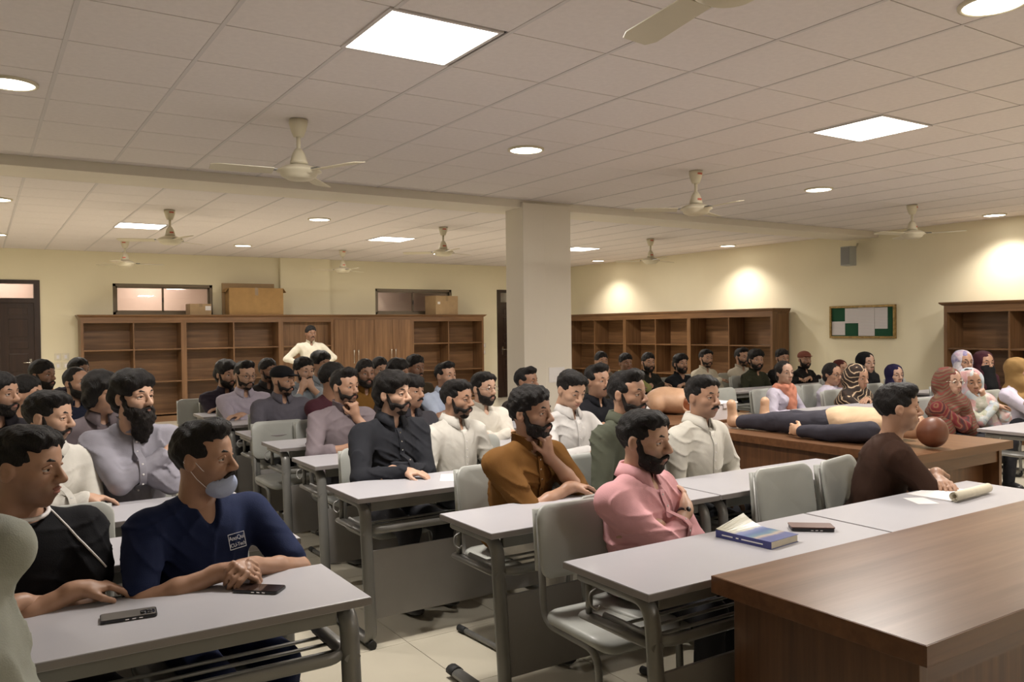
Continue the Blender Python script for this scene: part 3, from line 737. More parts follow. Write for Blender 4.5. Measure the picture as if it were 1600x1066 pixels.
def cube_sphere(c, r, n=6):
    V, Q = [], []
    for d in range(3):
        for s in (-1, 1):
            b = len(V)
            for i in range(n+1):
                for j in range(n+1):
                    p = np.zeros(3); p[d] = s; p[(d+1) % 3] = math.tan((2*i/n-1)*PI/4); p[(d+2) % 3] = math.tan((2*j/n-1)*PI/4)
                    V.append(np.array(c)+np.array(r)*p/np.linalg.norm(p))
            for i in range(n):
                for j in range(n):
                    q = [b+i*(n+1)+j, b+(i+1)*(n+1)+j, b+(i+1)*(n+1)+j+1, b+i*(n+1)+j+1]; Q.append(q if s > 0 else q[::-1])
    return np.array(V), np.array(Q)

# ------------------------------------------------------------------ materials for people
def skin_mat():
    s = NT('skin'); oi = s.n('ShaderNodeObjectInfo'); at = s.n('ShaderNodeVertexColor', layer_name='tint'); sep = s.n('ShaderNodeSeparateColor'); s.l(at.outputs[0], sep.inputs[0])
    nz = s.ramp(s.noise(s.coord(), 18, 3), [(0.3, (.88, .86, .85)), (.7, (1, 1, 1))]); c = s.mul(oi.outputs['Color'], nz)
    def mix(c, fac, col):
        m = s.n('ShaderNodeMix', data_type='RGBA'); s.l(fac, m.inputs[0]); s.l(c, m.inputs[6]); m.inputs[7].default_value = (*col, 1); return m.outputs[2]
    c = mix(c, sep.outputs[1], (.05, .028, .02)); c = mix(c, sep.outputs[0], (.30, .10, .085))
    s.l(c, s.p.inputs['Base Color']); s.p.inputs['Roughness'].default_value = .48;
    return s.m
def hair_mat():
    s = NT('hair'); oi = s.n('ShaderNodeObjectInfo'); n1 = s.noise(s.coord(scale=(1, .10, .10)), 320, 3, .6); n2 = s.noise(s.coord(scale=(.10, 1, .10)), 320, 3, .6); ah = s.n('ShaderNodeMath', operation='ADD'); s.l(n1, ah.inputs[0]); s.l(n2, ah.inputs[1]); mh = s.n('ShaderNodeMath', operation='MULTIPLY'); s.l(ah.outputs[0], mh.inputs[0]); mh.inputs[1].default_value = .5; n = mh.outputs[0]
    s.l(s.mul(oi.outputs['Color'], s.ramp(n, [(.3, (.4, .4, .4)), (.75, (1.5, 1.4, 1.35))])), s.p.inputs['Base Color']); s.p.inputs['Roughness'].default_value = .55; s.p.inputs['Specular IOR Level'].default_value = .28; s.bump(n, .9, .012); return s.m
def cloth_mat(name='cloth', rough=.82, wr=.42):
    s = NT(name); oi = s.n('ShaderNodeObjectInfo'); v = s.coord(); n1 = s.noise(v, 9, 3); n2 = s.noise(v, 300, 2)
    s.l(s.mul(oi.outputs['Color'], s.ramp(n1, [(.3, (.90, .90, .90)), (.7, (1.05, 1.05, 1.05))])), s.p.inputs['Base Color']); s.p.inputs['Roughness'].default_value = rough
    w_ = s.n('ShaderNodeTexNoise'); w_.inputs['Scale'].default_value = 5; w_.inputs['Detail'].default_value = 2; w_.inputs['Distortion'].default_value = .9; s.l(v, w_.inputs[0])
    a = s.n('ShaderNodeMath', operation='MULTIPLY_ADD'); a.inputs[1].default_value = .05; s.l(n2, a.inputs[0]); s.l(w_.outputs['Fac'], a.inputs[2]); s.bump(a.outputs[0], wr, .045)
    s.p.inputs['Specular IOR Level'].default_value = .18; return s.m
def pattern_mat(name, kind, cols, scale, rot=(0, 0, 0), dist_=3.0):
    s = NT(name); v = s.coord(rot=rot)
    if kind == 'stripe':
        t = s.n('ShaderNodeTexWave'); t.inputs['Scale'].default_value = scale; t.inputs['Distortion'].default_value = dist_; t.inputs['Detail'].default_value = 2; s.l(v, t.inputs[0]); f = t.outputs['Fac']
    else:
        t = s.n('ShaderNodeTexVoronoi'); t.inputs['Scale'].default_value = scale; s.l(v, t.inputs[0]); sp_ = s.n('ShaderNodeSeparateColor'); s.l(t.outputs['Color'], sp_.inputs[0])
        a = s.n('ShaderNodeMath', operation='MULTIPLY_ADD'); a.inputs[1].default_value = .4; s.l(s.noise(v, scale*2, 3), a.inputs[0]); m_ = s.n('ShaderNodeMath', operation='MULTIPLY'); m_.inputs[1].default_value = .7; s.l(sp_.outputs[0], m_.inputs[0]); s.l(m_.outputs[0], a.inputs[2]); f = a.outputs[0]
    n = len(cols); r = s.ramp(f, [((i+.5)/n if kind != 'stripe' else i/(n-1), c) for i, c in enumerate(cols)]); s.l(r, s.p.inputs['Base Color']); s.p.inputs['Roughness'].default_value = .85
    s.bump(s.noise(s.coord(), 10, 3), .3, .02); return s.m
M['skin'] = skin_mat(); M['hair'] = hair_mat(); M['cloth'] = cloth_mat()
M['brow'] = mat('eyebrow_hair', (.012, .008, .006), .7); M['eyewhite'] = mat('eye_white', (.55, .50, .46), .25); M['iris'] = mat('dark_iris', (.012, .008, .006), .15)
M['pat_red'] = pattern_mat('red_patterned_shawl', 'stripe', [(.13, .012, .014), (.17, .02, .02), (.20, .12, .06), (.15, .015, .018), (.05, .02, .02)], 4.5, (.6, .2, .3), 9)
M['pat_redhood'] = pattern_mat('red_brown_hood', 'stripe', [(.12, .03, .02), (.16, .10, .05), (.10, .07, .05), (.17, .03, .02)], 6, (.3, 1.2, .3), 6)
M['pat_floral'] = pattern_mat('floral_pale_cloth', 'voronoi', [(.10, .16, .24), (.55, .56, .54), (.40, .47, .52), (.58, .30, .30), (.62, .58, .52), (.30, .32, .22)], 11)
M['pat_violet'] = pattern_mat('violet_white_hijab', 'voronoi', [(.55, .53, .57), (.20, .17, .32), (.60, .57, .58), (.45, .30, .40), (.16, .24, .38)], 14)
M['pat_stripe'] = pattern_mat('dark_striped_shawl', 'stripe', [(.018, .010, .007), (.02, .012, .008), (.03, .016, .01), (.03, .016, .01), (.04, .02, .012), (.05, .03, .02), (.62, .46, .30)], 11, (.7, .9, .2), 5)
M['pat_shirt'] = pattern_mat('blue_striped_shirt', 'stripe', [(.16, .20, .24), (.42, .45, .47), (.22, .25, .29)], 22, (0, 0, .2), .6)

# ------------------------------------------------------------------ head, hair and beard templates (origin at the head centre, face towards +y)
def sym(p):
    def m(q): return (-q[0], q[1], q[2])
    if p[0] == 'c': return [p, ('c', m(p[1]), m(p[2]), p[3], p[4])]
    return [p, ('e', m(p[1]), p[2], p[3])]
def E_(c, r): return ('e', c, r, None)
def C_(a, b, ra, rb=None): return ('c', a, b, ra, ra if rb is None else rb)
def head_geo(vox, fem):
    w_ = .93 if fem else 1.0
    add = [(E_((0, -.008, .028), (.076*w_, .097, .088)), .02), (E_((0, .045, .045), (.058*w_, .045, .05)), .03), (E_((0, .028, -.03), (.062*w_, .062, .075)), .03), (E_((0, .028, -.078), (.050*w_, .052, .036)), .03), (E_((0, .066, -.099), (.021, .018, .016)), .02)]
    for p, k in ((E_((.043*w_, .056, -.022), (.022, .022, .02)), .02), (C_((.012, .088, .026), (.046, .072, .023), .009), .016), (E_((.0125, .103, -.032), (.0095, .013, .009)), .008), (E_((.078*w_, -.012, -.004), (.010, .021, .031)), .008)):
        add += [(q, k) for q in sym(p)]
    add += [(C_((0, .090, .020), (0, .117, -.026), .0078, .0125), .012), (E_((0, .080, -.062), (.032, .02, .022)), .02), (C_((0, -.018, -.05), (0, -.032, -.17), .054*w_, .055*w_), .03)]
    cut = [(q, .016) for q in sym(E_((.032, .106, .006), (.019, .024, .012)))] + [(q, .004) for q in sym(E_((.090*w_, -.006, -.002), (.007, .011, .016)))]
    V, Q = sdf(add, cut, vox)
    lips = [(E_((0, .0985, -.0555), (.022, .009, .0055)), .004), (E_((0, .0965, -.0665), (.019, .0095, .0065)), .004)]
    LV, LQ = sdf(lips, (), vox*.7)
    LQ = LQ + len(V); T = np.zeros((len(V)+len(LV), 4)); T[:, 3] = 1; T[len(V):, 0] = .6
    x, y, z = V.T
    st = np.clip((-.005-z)/.06, 0, 1)*np.clip((y+.01)/.04, 0, 1)*np.clip((z+.15)/.03, 0, 1)
    st *= 1-np.clip(1-np.sqrt((x/.05)**2+((z+.012)/.036)**2), 0, 1)*2*(y > .05)
    T[:len(V), 1] = np.clip(st, 0, 1)
    V = np.concatenate([V, LV]); Q = np.concatenate([Q, LQ]); mi = np.zeros(len(Q), int)
    for s in (-1, 1):
        ev, eq = cube_sphere((s*.0315, .0725, .005), (.0165, .0155, .0120), 6); fc = ev[eq].mean(1); dirv = fc-np.array((s*.0315, .0735, .006)); dirv /= np.linalg.norm(dirv, axis=1)[:, None]
        mi = np.concatenate([mi, np.where(dirv[:, 1] > .86, 2, 1)]); Q = np.concatenate([Q, eq+len(V)]); V = np.concatenate([V, ev]); T = np.concatenate([T, np.tile((0, 0, 0, 1.), (len(ev), 1))])
        lv, lq = sdf([(C_((s*.017, .0855, .0110), (s*.031, .0895, .0140), .0056), .004), (C_((s*.031, .0895, .0140), (s*.047, .0790, .0095), .0056), .004), (C_((s*.019, .0855, -.005), (s*.044, .080, -.004), .0042), .004)], (), max(.0028, vox*.6))
        mi = np.concatenate([mi, np.zeros(len(lq), int)]); Q = np.concatenate([Q, lq+len(V)]); V = np.concatenate([V, lv]); T = np.concatenate([T, np.tile((0, .12, 0, 1.), (len(lv), 1))])
        bv, bq = sdf([(C_((s*.012, .0955, .0275), (s*.034, .0905, .034), .0046, .0042), .004), (C_((s*.034, .0905, .034), (s*.053, .0745, .027), .0042, .002), .004)], (), max(.0028, vox*.6))
        mi = np.concatenate([mi, np.full(len(bq), 3)]); Q = np.concatenate([Q, bq+len(V)]); V = np.concatenate([V, bv]); T = np.concatenate([T, np.tile((0, 1, 0, 1.), (len(bv), 1))])
    return V, Q, mi, T
LOW = E_((0, .02, -.297), (.3, .3, .2))
def hair_geo(style, vox):
    base = (E_((0, -.016, .036), (.0815, .1025, .092)), .02)
    face = (E_((0, .150, -.038), (.105, .086, .125)), .022); side = [(q, .016) for q in sym(E_((.092, .030, -.062), (.05, .062, .078)))]
    add, cut = [base], [face, (LOW, .02)] + side; nz = (.0022, 95., .3)
    if style == 'short': add += [(E_((0, .0, .056), (.079, .096, .079)), .02)]
    if style == 'quiff': add += [(E_((0, .045, .105), (.062, .050, .034)), .03), (E_((.03, .055, .112), (.035, .035, .026)), .02)]; nz = (.004, 70., .7)
    elif style == 'wavy': add += [(E_((0, .0, .075), (.092, .108, .072)), .03), (E_((.03, .06, .085), (.05, .042, .036)), .03), (E_((0, -.06, .0), (.085, .06, .08)), .03)]; nz = (.005, 60., 1.1)
    elif style == 'long':
        add += [(E_((0, -.02, .04), (.094, .112, .098)), .02), (E_((0, -.055, -.045), (.085, .062, .07)), .03)] + [(q, .02) for q in sym(E_((.072, .0, -.02), (.022, .04, .06)))] + [(E_((.02, .075, .062), (.055, .028, .03)), .02)]
        cut = [(E_((-.005, .155, -.045), (.085, .085, .105)), .01), (E_((0, 0, -.33), (.3, .3, .2)), .02)]; nz = (.004, 75., 2.)
    elif style == 'side': add += [(E_((.02, .035, .095), (.062, .060, .036)), .03), (E_((-.045, .045, .075), (.035, .04, .03)), .02)]; nz = (.0035, 85., .4)
    elif style == 'fringe': add += [(E_((0, .02, .075), (.086, .088, .055)), .02), (E_((0, .082, .055), (.055, .024, .028)), .02)]; cut = [(E_((0, .155, -.055), (.1, .08, .115)), .016), (LOW, .02)] + side; nz = (.0045, 70., 1.5)
    elif style == 'receding': cut = [(E_((0, .135, -.0), (.095, .095, .118)), .012), (LOW, .02)] + side
    elif style == 'curly': add += [(E_((0, .0, .072), (.083, .098, .066)), .02), (E_((0, .052, .088), (.058, .036, .034)), .02)]; nz = (.0048, 95., .9)
    elif style == 'bun':   # smooth hair pulled back
        add = [(E_((0, -.016, .034), (.082, .102, .092)), .02), (E_((0, -.10, .01), (.04, .035, .04)), .02), (E_((0, -.05, -.04), (.07, .055, .06)), .02)]; cut = [(E_((0, .150, -.03), (.1, .09, .118)), .01), (E_((0, 0, -.30), (.3, .3, .2)), .02)]; nz = (.001, 90., 0)
    V, Q = sdf(add, cut, vox, noise=nz, noise2=(.0008, 210., 1.)); V = V + .0016*np.stack([np.sin(150*V[:, 2]+40*V[:, 1]), np.sin(170*V[:, 0]+3), np.sin(190*V[:, 0]+60*V[:, 1])*1.2], 1)*np.clip((V[:, 1]-.02)/.05, .25, 1)[:, None]; return V, Q
def beard_geo(style, vox):
    mst = [(C_((.003, .1075, -.0465), (.030, .0945, -.060), .0082, .006), .006), (C_((-.003, .1075, -.0465), (-.030, .0945, -.060), .0082, .006), .006)]
    if style == 'mustache': return sdf(mst, (), vox*.75, noise=(.001, 200., 0))
    t = {'short': .0, 'full': .007, 'long': .010}[style]
    add = [(E_((0, .026, -.076), (.0535+t, .056+t*.6, .042+t)), .02), (E_((0, .064, -.099), (.027+t, .0225+t*.6, .022+t)), .02)] + mst
    for p in (C_((.069, .008, .004), (.060, .030, -.07), .010+t*.5, .014+t*.5), C_((.055, .05, -.055), (.03, .085, -.07), .013, .011)): add += [(q, .015) for q in sym(p)]
    if style == 'long': add += [(C_((0, .058, -.11), (0, .040, -.19), .056, .036), .04), (C_((0, .05, -.16), (0, .03, -.235), .04, .012), .03)]
    cut = [(E_((0, .118, -.0615), (.017, .03, .0062)), .003), (E_((0, -.035, -.150 if style != 'long' else -.10), (.10, .072, .07)), .01)] + [(q, .006) for q in sym(E_((.026, .105, -.012), (.038, .062, .037)))]
    return sdf(add, cut, vox, noise=({'short': .0015, 'full': .0025, 'long': .005}[style], 110., .5))
def hijab_geo(vox, veil=False, big=False):
    add = [(E_((0, -.016, .032), (.093, .113, .100)), .03), (E_((0, .0, -.055), (.083, .092, .095)), .03), (C_((0, -.02, -.11), (0, -.03, -.20), .088, .115), .05), (E_((0, -.035, -.255), (.195, .125, .075)), .06)]
    add += [(C_((-.07, .07, -.14), (.06, .09, -.24), .035, .05), .04), (C_((.05, .05, -.11), (-.06, .085, -.2), .035, .05), .04)]
    if big: add += [(E_((0, -.05, -.02), (.11, .11, .13)), .04), (C_((.10, .0, -.2), (.13, .09, -.40), .09, .08), .05), (C_((-.10, .0, -.2), (-.10, .1, -.40), .09, .08), .05)]
    cut = [(E_((0, .150, -.020), (.076, .128, .094)), .010)]
    if veil: cut = [(E_((0, .155, .010), (.060, .100, .034)), .008)]
    return sdf(add, cut, vox, noise=(.0045, 38., .6))
_T = {}
def tpl(kind, *a):
    key = (kind,)+a
    if key not in _T:
        _T[key] = {'head': lambda v, f: head_geo(v, f), 'hair': lambda s, v: hair_geo(s, v), 'beard': lambda s, v: beard_geo(s, v), 'hijab': lambda v, x, b: hijab_geo(v, x, b)}[kind](*a)
    return _T[key]
def tpl_mesh(kind, m, *a):
    key = ('mesh', kind, m.name)+a
    if key not in _T:
        V, Q = tpl(kind, *a)[:2]; _T[key] = npmesh(kind, V, Q, [m])
    return _T[key]

# ------------------------------------------------------------------ person builder (local: +x their right, +y forward, origin on the floor under the hips)
def unit(v): v = np.array(v, float); return v/(np.linalg.norm(v)+1e-9)
def hand_prims(w_, d, n, side, curl, spread=.02):
    d = unit(d); n = unit(np.array(n)-d*np.dot(n, d)); s = np.cross(d, n)*side; P = []
    Rm = np.stack([s, d, n], 1).tolist(); w_ = np.array(w_)
    P.append((('e', tuple(w_+d*.052), (.040, .052, .0165), Rm), .015)); P.append((C_(tuple(w_-d*.02), tuple(w_+d*.03), .026, .027), .02))
    for i, L in enumerate((.070, .080, .075, .058)):
        p = w_+d*.088+s*(-.030+.0205*i)-n*.002; ang = .12; c = curl*(1+.08*i)
        for sg, (ln, ra, rb) in enumerate(((.5, .0098, .009), (.29, .009, .0083), (.24, .0083, .0072))):
            ang += c*(.9 if sg == 0 else .75); dd = d*math.cos(ang)+n*math.sin(ang)+s*(spread*(i-1.5)); q = p+dd*L*ln; P.append((C_(tuple(p), tuple(q), ra, rb), .005)); p = q
    p = w_+d*.028-s*.030+n*.006; dd = unit(d*.75-s*.62+n*(.25+.3*curl))
    q = p+dd*.042; P.append((C_(tuple(p), tuple(q), .0145, .011), .012)); dd = unit(d*.95-s*.15+n*(.2+.5*curl)); P.append((C_(tuple(q), tuple(q+dd*.034), .0108, .0088), .006))
    return P
def ik(S, W, pole, L1, L2):
    S, W = np.array(S, float), np.array(W, float); v = W-S; D = np.linalg.norm(v)
    if D > (L1+L2)*.985: W = S+v/D*(L1+L2)*.985; D = (L1+L2)*.985
    D = max(D, abs(L1-L2)+.03); u = unit(W-S); a = (L1*L1-L2*L2+D*D)/(2*D); h = math.sqrt(max(0, L1*L1-a*a)); p = np.array(pole, float); p = p-u*p.dot(u)
    return S+u*a+unit(p)*h, W
def poses(name, H, dz):
    y = H[1]; z = dz+.032
    A = {  # right arm, left arm: wrist, pole, hand direction, palm normal, curl
     'fold': ((-.07, y+.20, z+.012), (.9, .1, -.7), (-1, .15, -.05), (0, 0, -1), .35), 'foldL': ((.09, y+.17, z+.004), (-.9, .1, -.7), (1, .15, 0), (0, 0, -1), .35),
     'rest': ((.10, y+.27, z), (1, -.2, -.6), (-.6, .8, -.05), (0, 0, -1), .3), 'restL': ((-.10, y+.27, z), (-1, -.2, -.6), (.6, .8, -.05), (0, 0, -1), .3),
     'clasp': ((.055, y+.25, z+.012), (1, 0, -.6), (-.75, .6, .1), (-.3, -.4, -.8), .75), 'claspL': ((-.055, y+.25, z+.012), (-1, 0, -.6), (.75, .6, .15), (.3, -.4, -.8), .75),
     'chin': ((.045, y+.075, H[2]-.205), (.5, .6, -.9), (-.25, .15, .95), (-.2, -.95, .2), .95), 'chinL': ((-.045, y+.075, H[2]-.205), (-.5, .6, -.9), (.25, .15, .95), (.2, -.95, .2), .95),
     'cheek': ((.085, y+.05, H[2]-.17), (.6, .6, -.8), (-.1, .0, 1), (-.9, -.2, .2), .55), 'cheekL': ((-.085, y+.05, H[2]-.17), (-.6, .6, -.8), (.1, .0, 1), (.9, -.2, .2), .55),
     'mouth': ((.05, y+.09, H[2]-.16), (.6, .6, -.8), (-.35, .15, .9), (-.3, -.9, .2), .9), 'mouthL': ((-.05, y+.09, H[2]-.16), (-.6, .6, -.8), (.35, .15, .9), (.3, -.9, .2), .9),
     'cross': ((-.115, y+.135, H[2]-.295), (1, .35, -.75), (-.8, -.45, .35), (.2, -1, -.1), .25), 'crossL': ((.075, y+.085, H[2]-.335), (-1, .45, -.6), (.85, -.8, .0), (0, -.8, -.3), .3),
     'lap': ((.11, y+.20, .63), (.8, -.6, -.3), (-.3, .9, -.2), (0, 0, -1), .4), 'lapL': ((-.11, y+.20, .63), (-.8, -.6, -.3), (.3, .9, -.2), (0, 0, -1), .4),
     'down': ((.27, .06, .80), (.5, -1, 0), (0, .1, -1), (-1, 0, 0), .4), 'downL': ((-.27, .06, .80), (-.5, -1, 0), (0, .1, -1), (1, 0, 0), .4),
     'hip': ((.20, .10, 1.02), (1, -.4, .1), (-.6, .3, -.6), (-.6, -.3, -.4), .5), 'hipL': ((-.20, .10, 1.02), (-1, -.4, .1), (.6, .3, -.6), (.6, -.3, -.4), .5)}
    return A[name]
BODY_M = None
def person(x, y, z, a=0, h=40, pitch=0, roll=0, hair='short', beard=None, skin=(.30, .165, .10), top='shirt', col=(.5, .5, .5), sleeve='long', arms=('fold', 'foldL'), label='', lean=.07, vox=.012, stub=.25, fem=False, hairc=(.0065, .005, .0045), trouser=(.03, .03, .035), stand=False, hijab=None, hcol=(.02, .02, .02), veil=False, cap=None, topmat=None, hmat=None, big=False, flare=.16, hs=1.0, wide=1.0, tz=0.75, extra=None):
    ar = R(a); dirv = np.array((math.sin(ar), -math.cos(ar)))
    root = empty('person', (x-dirv[0]*lean, y-dirv[1]*lean, 0), PI+ar); tag(root, label, 'person', 'people in the room')
    H = np.array((0, lean, z)); near = vox < .009
    hv = .0042 if vox < .007 else (.0055 if near else .0085)
    # --- skeleton
    pel = np.array((0, 0, .54 if not stand else .93)); N = np.array((0, lean-.030, z-.143*hs)); Cc = pel*.32+N*.68; Aa = pel*.66+N*.34
    sw = .18*wide*(.9 if fem else 1); shz = N[2]-.084
    def torso(o):
        f = .9 if fem else 1
        P = [(E_(tuple(Aa+(0, .012, 0)), (.146*wide*f+o, .112*wide+o, .15)), .05), (E_(tuple(Cc+(0, .004, -.02)), (.163*wide*f+o, .112*wide+o, .165)), .06), (E_(tuple(pel), (.168*wide+o, .13+o, .11+o)), .05),
             (C_((-sw*.82, N[1]-.005, shz), (sw*.82, N[1]-.005, shz), .060+o), .05), (C_((0, N[1]-.012, N[2]-.008), (sw*.75, N[1]-.01, shz+.022), .046+o, .040+o), .03), (C_((0, N[1]-.012, N[2]-.008), (-sw*.75, N[1]-.01, shz+.022), .046+o, .040+o), .03)]
        if fem: P += [(q, .04) for q in sym(E_(tuple(Cc+(.07, .095, -.03)), (.06+o, .05+o, .06+o)))]
        return P
    VV, QQ, MI, TT = [], [], [], []; nb_ = [0]
    def addgeo(V, Q, mi=None, T=None):
        VV.append(V); QQ.append(Q+nb_[0]); nb_[0] += len(V); MI.append(np.zeros(len(Q), int) if mi is None else mi); TT.append(np.tile((0, 0, 0, 1.), (len(V), 1)) if T is None else T)
    # --- head
    hV, hQ, hmi, hT = tpl('head', hv, fem); hm = Matrix.Translation(H) @ Matrix.Rotation(R(h-a), 4, 'Z') @ Matrix.Rotation(R(roll), 4, 'Y') @ Matrix.Rotation(-R(pitch), 4, 'X') @ Matrix.Diagonal((hs, hs, hs, 1))
    hmn = np.array(hm); V2 = hV @ hmn[:3, :3].T + hmn[:3, 3]; T2 = hT.copy(); T2[:, 1] *= (max(stub, {None: 0, 'mustache': .30, 'short': .62, 'full': .75, 'long': .75}[beard]) if not fem else 0.0)
    addgeo(V2, hQ, hmi, T2)
    addgeo(*sdf(torso(-.011)+[(C_(tuple(N+(0, -.005, -.03)), tuple(N+(0, .0, .06)), .050, .046), .02)], (), .016 if near else .022))
    # --- arms
    sleeves = []; tn = {'long': (1.0, .97), 'rolled': (1.0, .45), 'short': (.62, 0), 'half': (.95, .0), 'mid': (.80, .0)}[sleeve]
    watches = []
    for sg, an in ((1, arms[0]), (-1, arms[1])):
        W0, pole, hd, pn, curl = poses(an, H, tz); S = np.array((sg*sw, N[1]-.005, shz)); L1, L2 = (.285, .25) if not fem else (.265, .235)
        Eb, Wr = ik(S, W0, pole, L1, L2)
        if extra and 'wrist' in extra and sg in extra['wrist']: pass
        P = [(C_(tuple(S), tuple(Eb), .047, .038), .02), (C_(tuple(Eb), tuple(Eb*.55+Wr*.45), .038, .036), .02), (C_(tuple(Eb*.55+Wr*.45), tuple(Wr), .036, .0255), .02)] + hand_prims(Wr, hd, pn, sg, curl)
        if sleeve == 'long': P = [(C_(tuple(Eb*.4+Wr*.6), tuple(Wr), .031, .0255), .02)] + P[3:]
        addgeo(*sdf(P, (), .0048 if vox < .007 else (.006 if near else .0085)))
        r0, r1, r2 = .064*wide, .053, .041
        if sleeve == 'short': sleeves += [(C_(tuple(S), tuple(S+(Eb-S)*tn[0]), r0+.004, r0+.002), .04)]
        else:
            sleeves += [(C_(tuple(S), tuple(S+(Eb-S)*tn[0]), r0, r1+(.004 if sleeve in ('half', 'mid') else 0)), .04)]
            if tn[1]: sleeves += [(C_(tuple(Eb), tuple(Eb+(Wr-Eb)*tn[1]), r1, r2 if sleeve == 'long' else .047), .02)]
            if sleeve == 'rolled': sleeves += [(C_(tuple(Eb+(Wr-Eb)*.36), tuple(Eb+(Wr-Eb)*.46), .051, .051), .006)]
        watches.append((Eb, Wr))
    V = np.concatenate(VV); Q = np.concatenate(QQ)
    body = nobj('body', npmesh('body', V, Q, [M['skin'], M['eyewhite'], M['iris'], M['brow']], np.concatenate(MI), np.concatenate(TT)), root, skin)
    # --- top garment
    neckcut = [(C_(tuple(N+(0, -.005, .01)), tuple(N+(0, .01, .14)), .059, .064), .006)]
    if top in ('shirt', 'kurta'): neckcut += [(E_(tuple(N+(0, .085, .0)), (.030, .06, .055)), .01)]
    elif top == 'scrub': neckcut += [(C_(tuple(N+(0, .06, .03)), tuple(N+(0, .125, -.115)), .062, .004), .006)]
    elif top == 'tee': neckcut += [(E_(tuple(N+(0, .05, .01)), (.075, .07, .035)), .01)]
    sp_ = torso(.004)+sleeves
    if top == 'kurta' or stand: sp_ += [(C_(tuple(pel+(0, .02, -.02)), tuple(pel+(0, .05 if not stand else .0, -.12 if not stand else -.42)), max(.15, flare*.68), flare), .06)] if stand else []
    SV, SQ = sdf(sp_, neckcut, vox, noise=(.003, 22., x*3+y), noise2=('fold', (.011 if near else .010)*(.7 if top in ('tee', 'scrub') else 1), 33. if near else 30., x*5+y))
    tm = topmat or M['cloth']
    sh = nobj({'shirt': 'shirt', 'kurta': 'kurta', 'tee': 'tee_shirt', 'scrub': 'scrub_top', 'coat': 'coat'}[top], npmesh('top', SV, SQ, [tm]), root, col)
    if top in ('shirt', 'kurta') and not hijab:
        bm = bmesh.new(); n = 22; rows = []
        for k in range(n+1):
            th = R(16+328*k/n); fr = max(0, math.cos(th)); cx, cy = math.sin(th), math.cos(th)
            ring = [(.072, -.030-.014*fr), (.067, .036-.022*fr), (.073, .042-.024*fr)]
            if top == 'shirt': ring += [(.088, .010-.030*fr**2), (.097+.012*fr, -.014-.055*fr**3)]
            rows.append([bm.verts.new((N[0]+cx*r_*1.0, N[1]-.006+cy*r_*1.0+.02*max(0, (.03-zz))*0, N[2]+.012+zz)) for r_, zz in ring])
        for p, q in zip(rows, rows[1:]):
            for i in range(len(p)-1): bm.faces.new((p[i], q[i], q[i+1], p[i+1])).smooth = True
        c_ = obj('collar', bm, tm, sh); c_.color = (*col, 1); md = c_.modifiers.new('thickness', 'SOLIDIFY'); md.thickness = .004
    if near and top in ('shirt', 'kurta'):
        c0 = np.array([q for q in SV if abs(q[0]) < .02 and q[1] > Aa[1]]); zs = np.linspace(N[2]-.05, max(pel[2]+.12, N[2]-.32), 12)
        if len(c0):
            pts = []
            for zz in zs:
                m_ = np.abs(c0[:, 2]-zz) < .012
                if m_.any(): pts.append((c0[m_][:, 1].max(), zz))
            if len(pts) > 3:
                bm = bmesh.new(); vs = [[bm.verts.new((xx, yy+.0025-abs(xx)*.05, zz)) for xx in (-.016, -.015, .015, .016)] for yy, zz in pts]
                for p, q in zip(vs, vs[1:]):
                    for i in range(3): bm.faces.new((p[i], q[i], q[i+1], p[i+1])).smooth = True
                pk = obj('placket', bm, tm, sh); pk.color = (*col, 1); md = pk.modifiers.new('thickness', 'SOLIDIFY'); md.thickness = .002
                for i in range(1, len(pts), 2):
                    bv, bq = cube_sphere((0, pts[i][0]+.004, pts[i][1]), (.0055, .002, .0055), 2); nobj('button', npmesh('button', bv, bq, [M['white'] if sum(col) > .3 else M['chrome']]), sh)
    # --- legs
    LV = [(E_(tuple(pel), (.165, .125, .10)), .05)]
    for sg in (-1, 1):
        if not stand: LV += [(C_((sg*.085, .02, .525), (sg*.115, .40, .470), .083, .062), .04), (C_((sg*.115, .40, .470), (sg*.12, .37, .10), .062, .052), .03)]
        else: LV += [(C_((sg*.09, .0, .90), (sg*.10, .01, .50), .09, .075), .04), (C_((sg*.10, .01, .50), (sg*.10, -.01, .08), .075, .06), .03)]
    tv, tq = sdf(LV, (), .016 if near else .024, noise=(.003, 25., 1.)); nobj('trousers', npmesh('trousers', tv, tq, [M['cloth']]), root, trouser)
    for sg in (-1, 1):
        yy = .41 if not stand else .04
        fv, fq = sdf([(E_((sg*.12, yy, .05), (.042, .12, .045)), .02), (C_((sg*.12, yy-.06, .04), (sg*.12, yy-.05, .11), .04), .02)], [(E_((0, 0, -.3), (2, 2, .302)), .004)], .012 if near else .02); nobj('shoe', npmesh('shoe', fv, fq, [M['black']]), root)
    # --- hair, beard, head cover
    def onhead(name, me, c, sc=(1, 1, 1)):
        o = nobj(name, me, root, c); o.matrix_basis = hm @ Matrix.Diagonal((*sc, 1)); return o
    q = random.Random(int(x*100+y*1000)); js = (q.uniform(.99, 1.03), q.uniform(.99, 1.03), q.uniform(.99, 1.05))
    if hair: onhead('hair', tpl_mesh('hair', M['hair'], hair, hv*1.05), hairc, js)
    if beard: onhead('beard' if beard != 'mustache' else 'moustache', tpl_mesh('beard', M['hair'], beard, hv), (.011, .008, .0065))
    if hijab:
        onhead('headscarf', tpl_mesh('hijab', hmat or M['cloth'], hv*1.2, False, big), hcol)
    if veil:
        vV, vQ = sdf([(E_((0, .045, -.055), (.070, .068, .055)), .03), (C_((0, .06, -.08), (0, .09, -.24), .062, .085), .04)], [(E_((0, .10, .03), (.2, .2, .042)), .006)], hv*1.2, noise=(.003, 40., 0.)); onhead('face_veil', npmesh('face_veil', vV, vQ, [M['cloth']]), (.008, .008, .009))
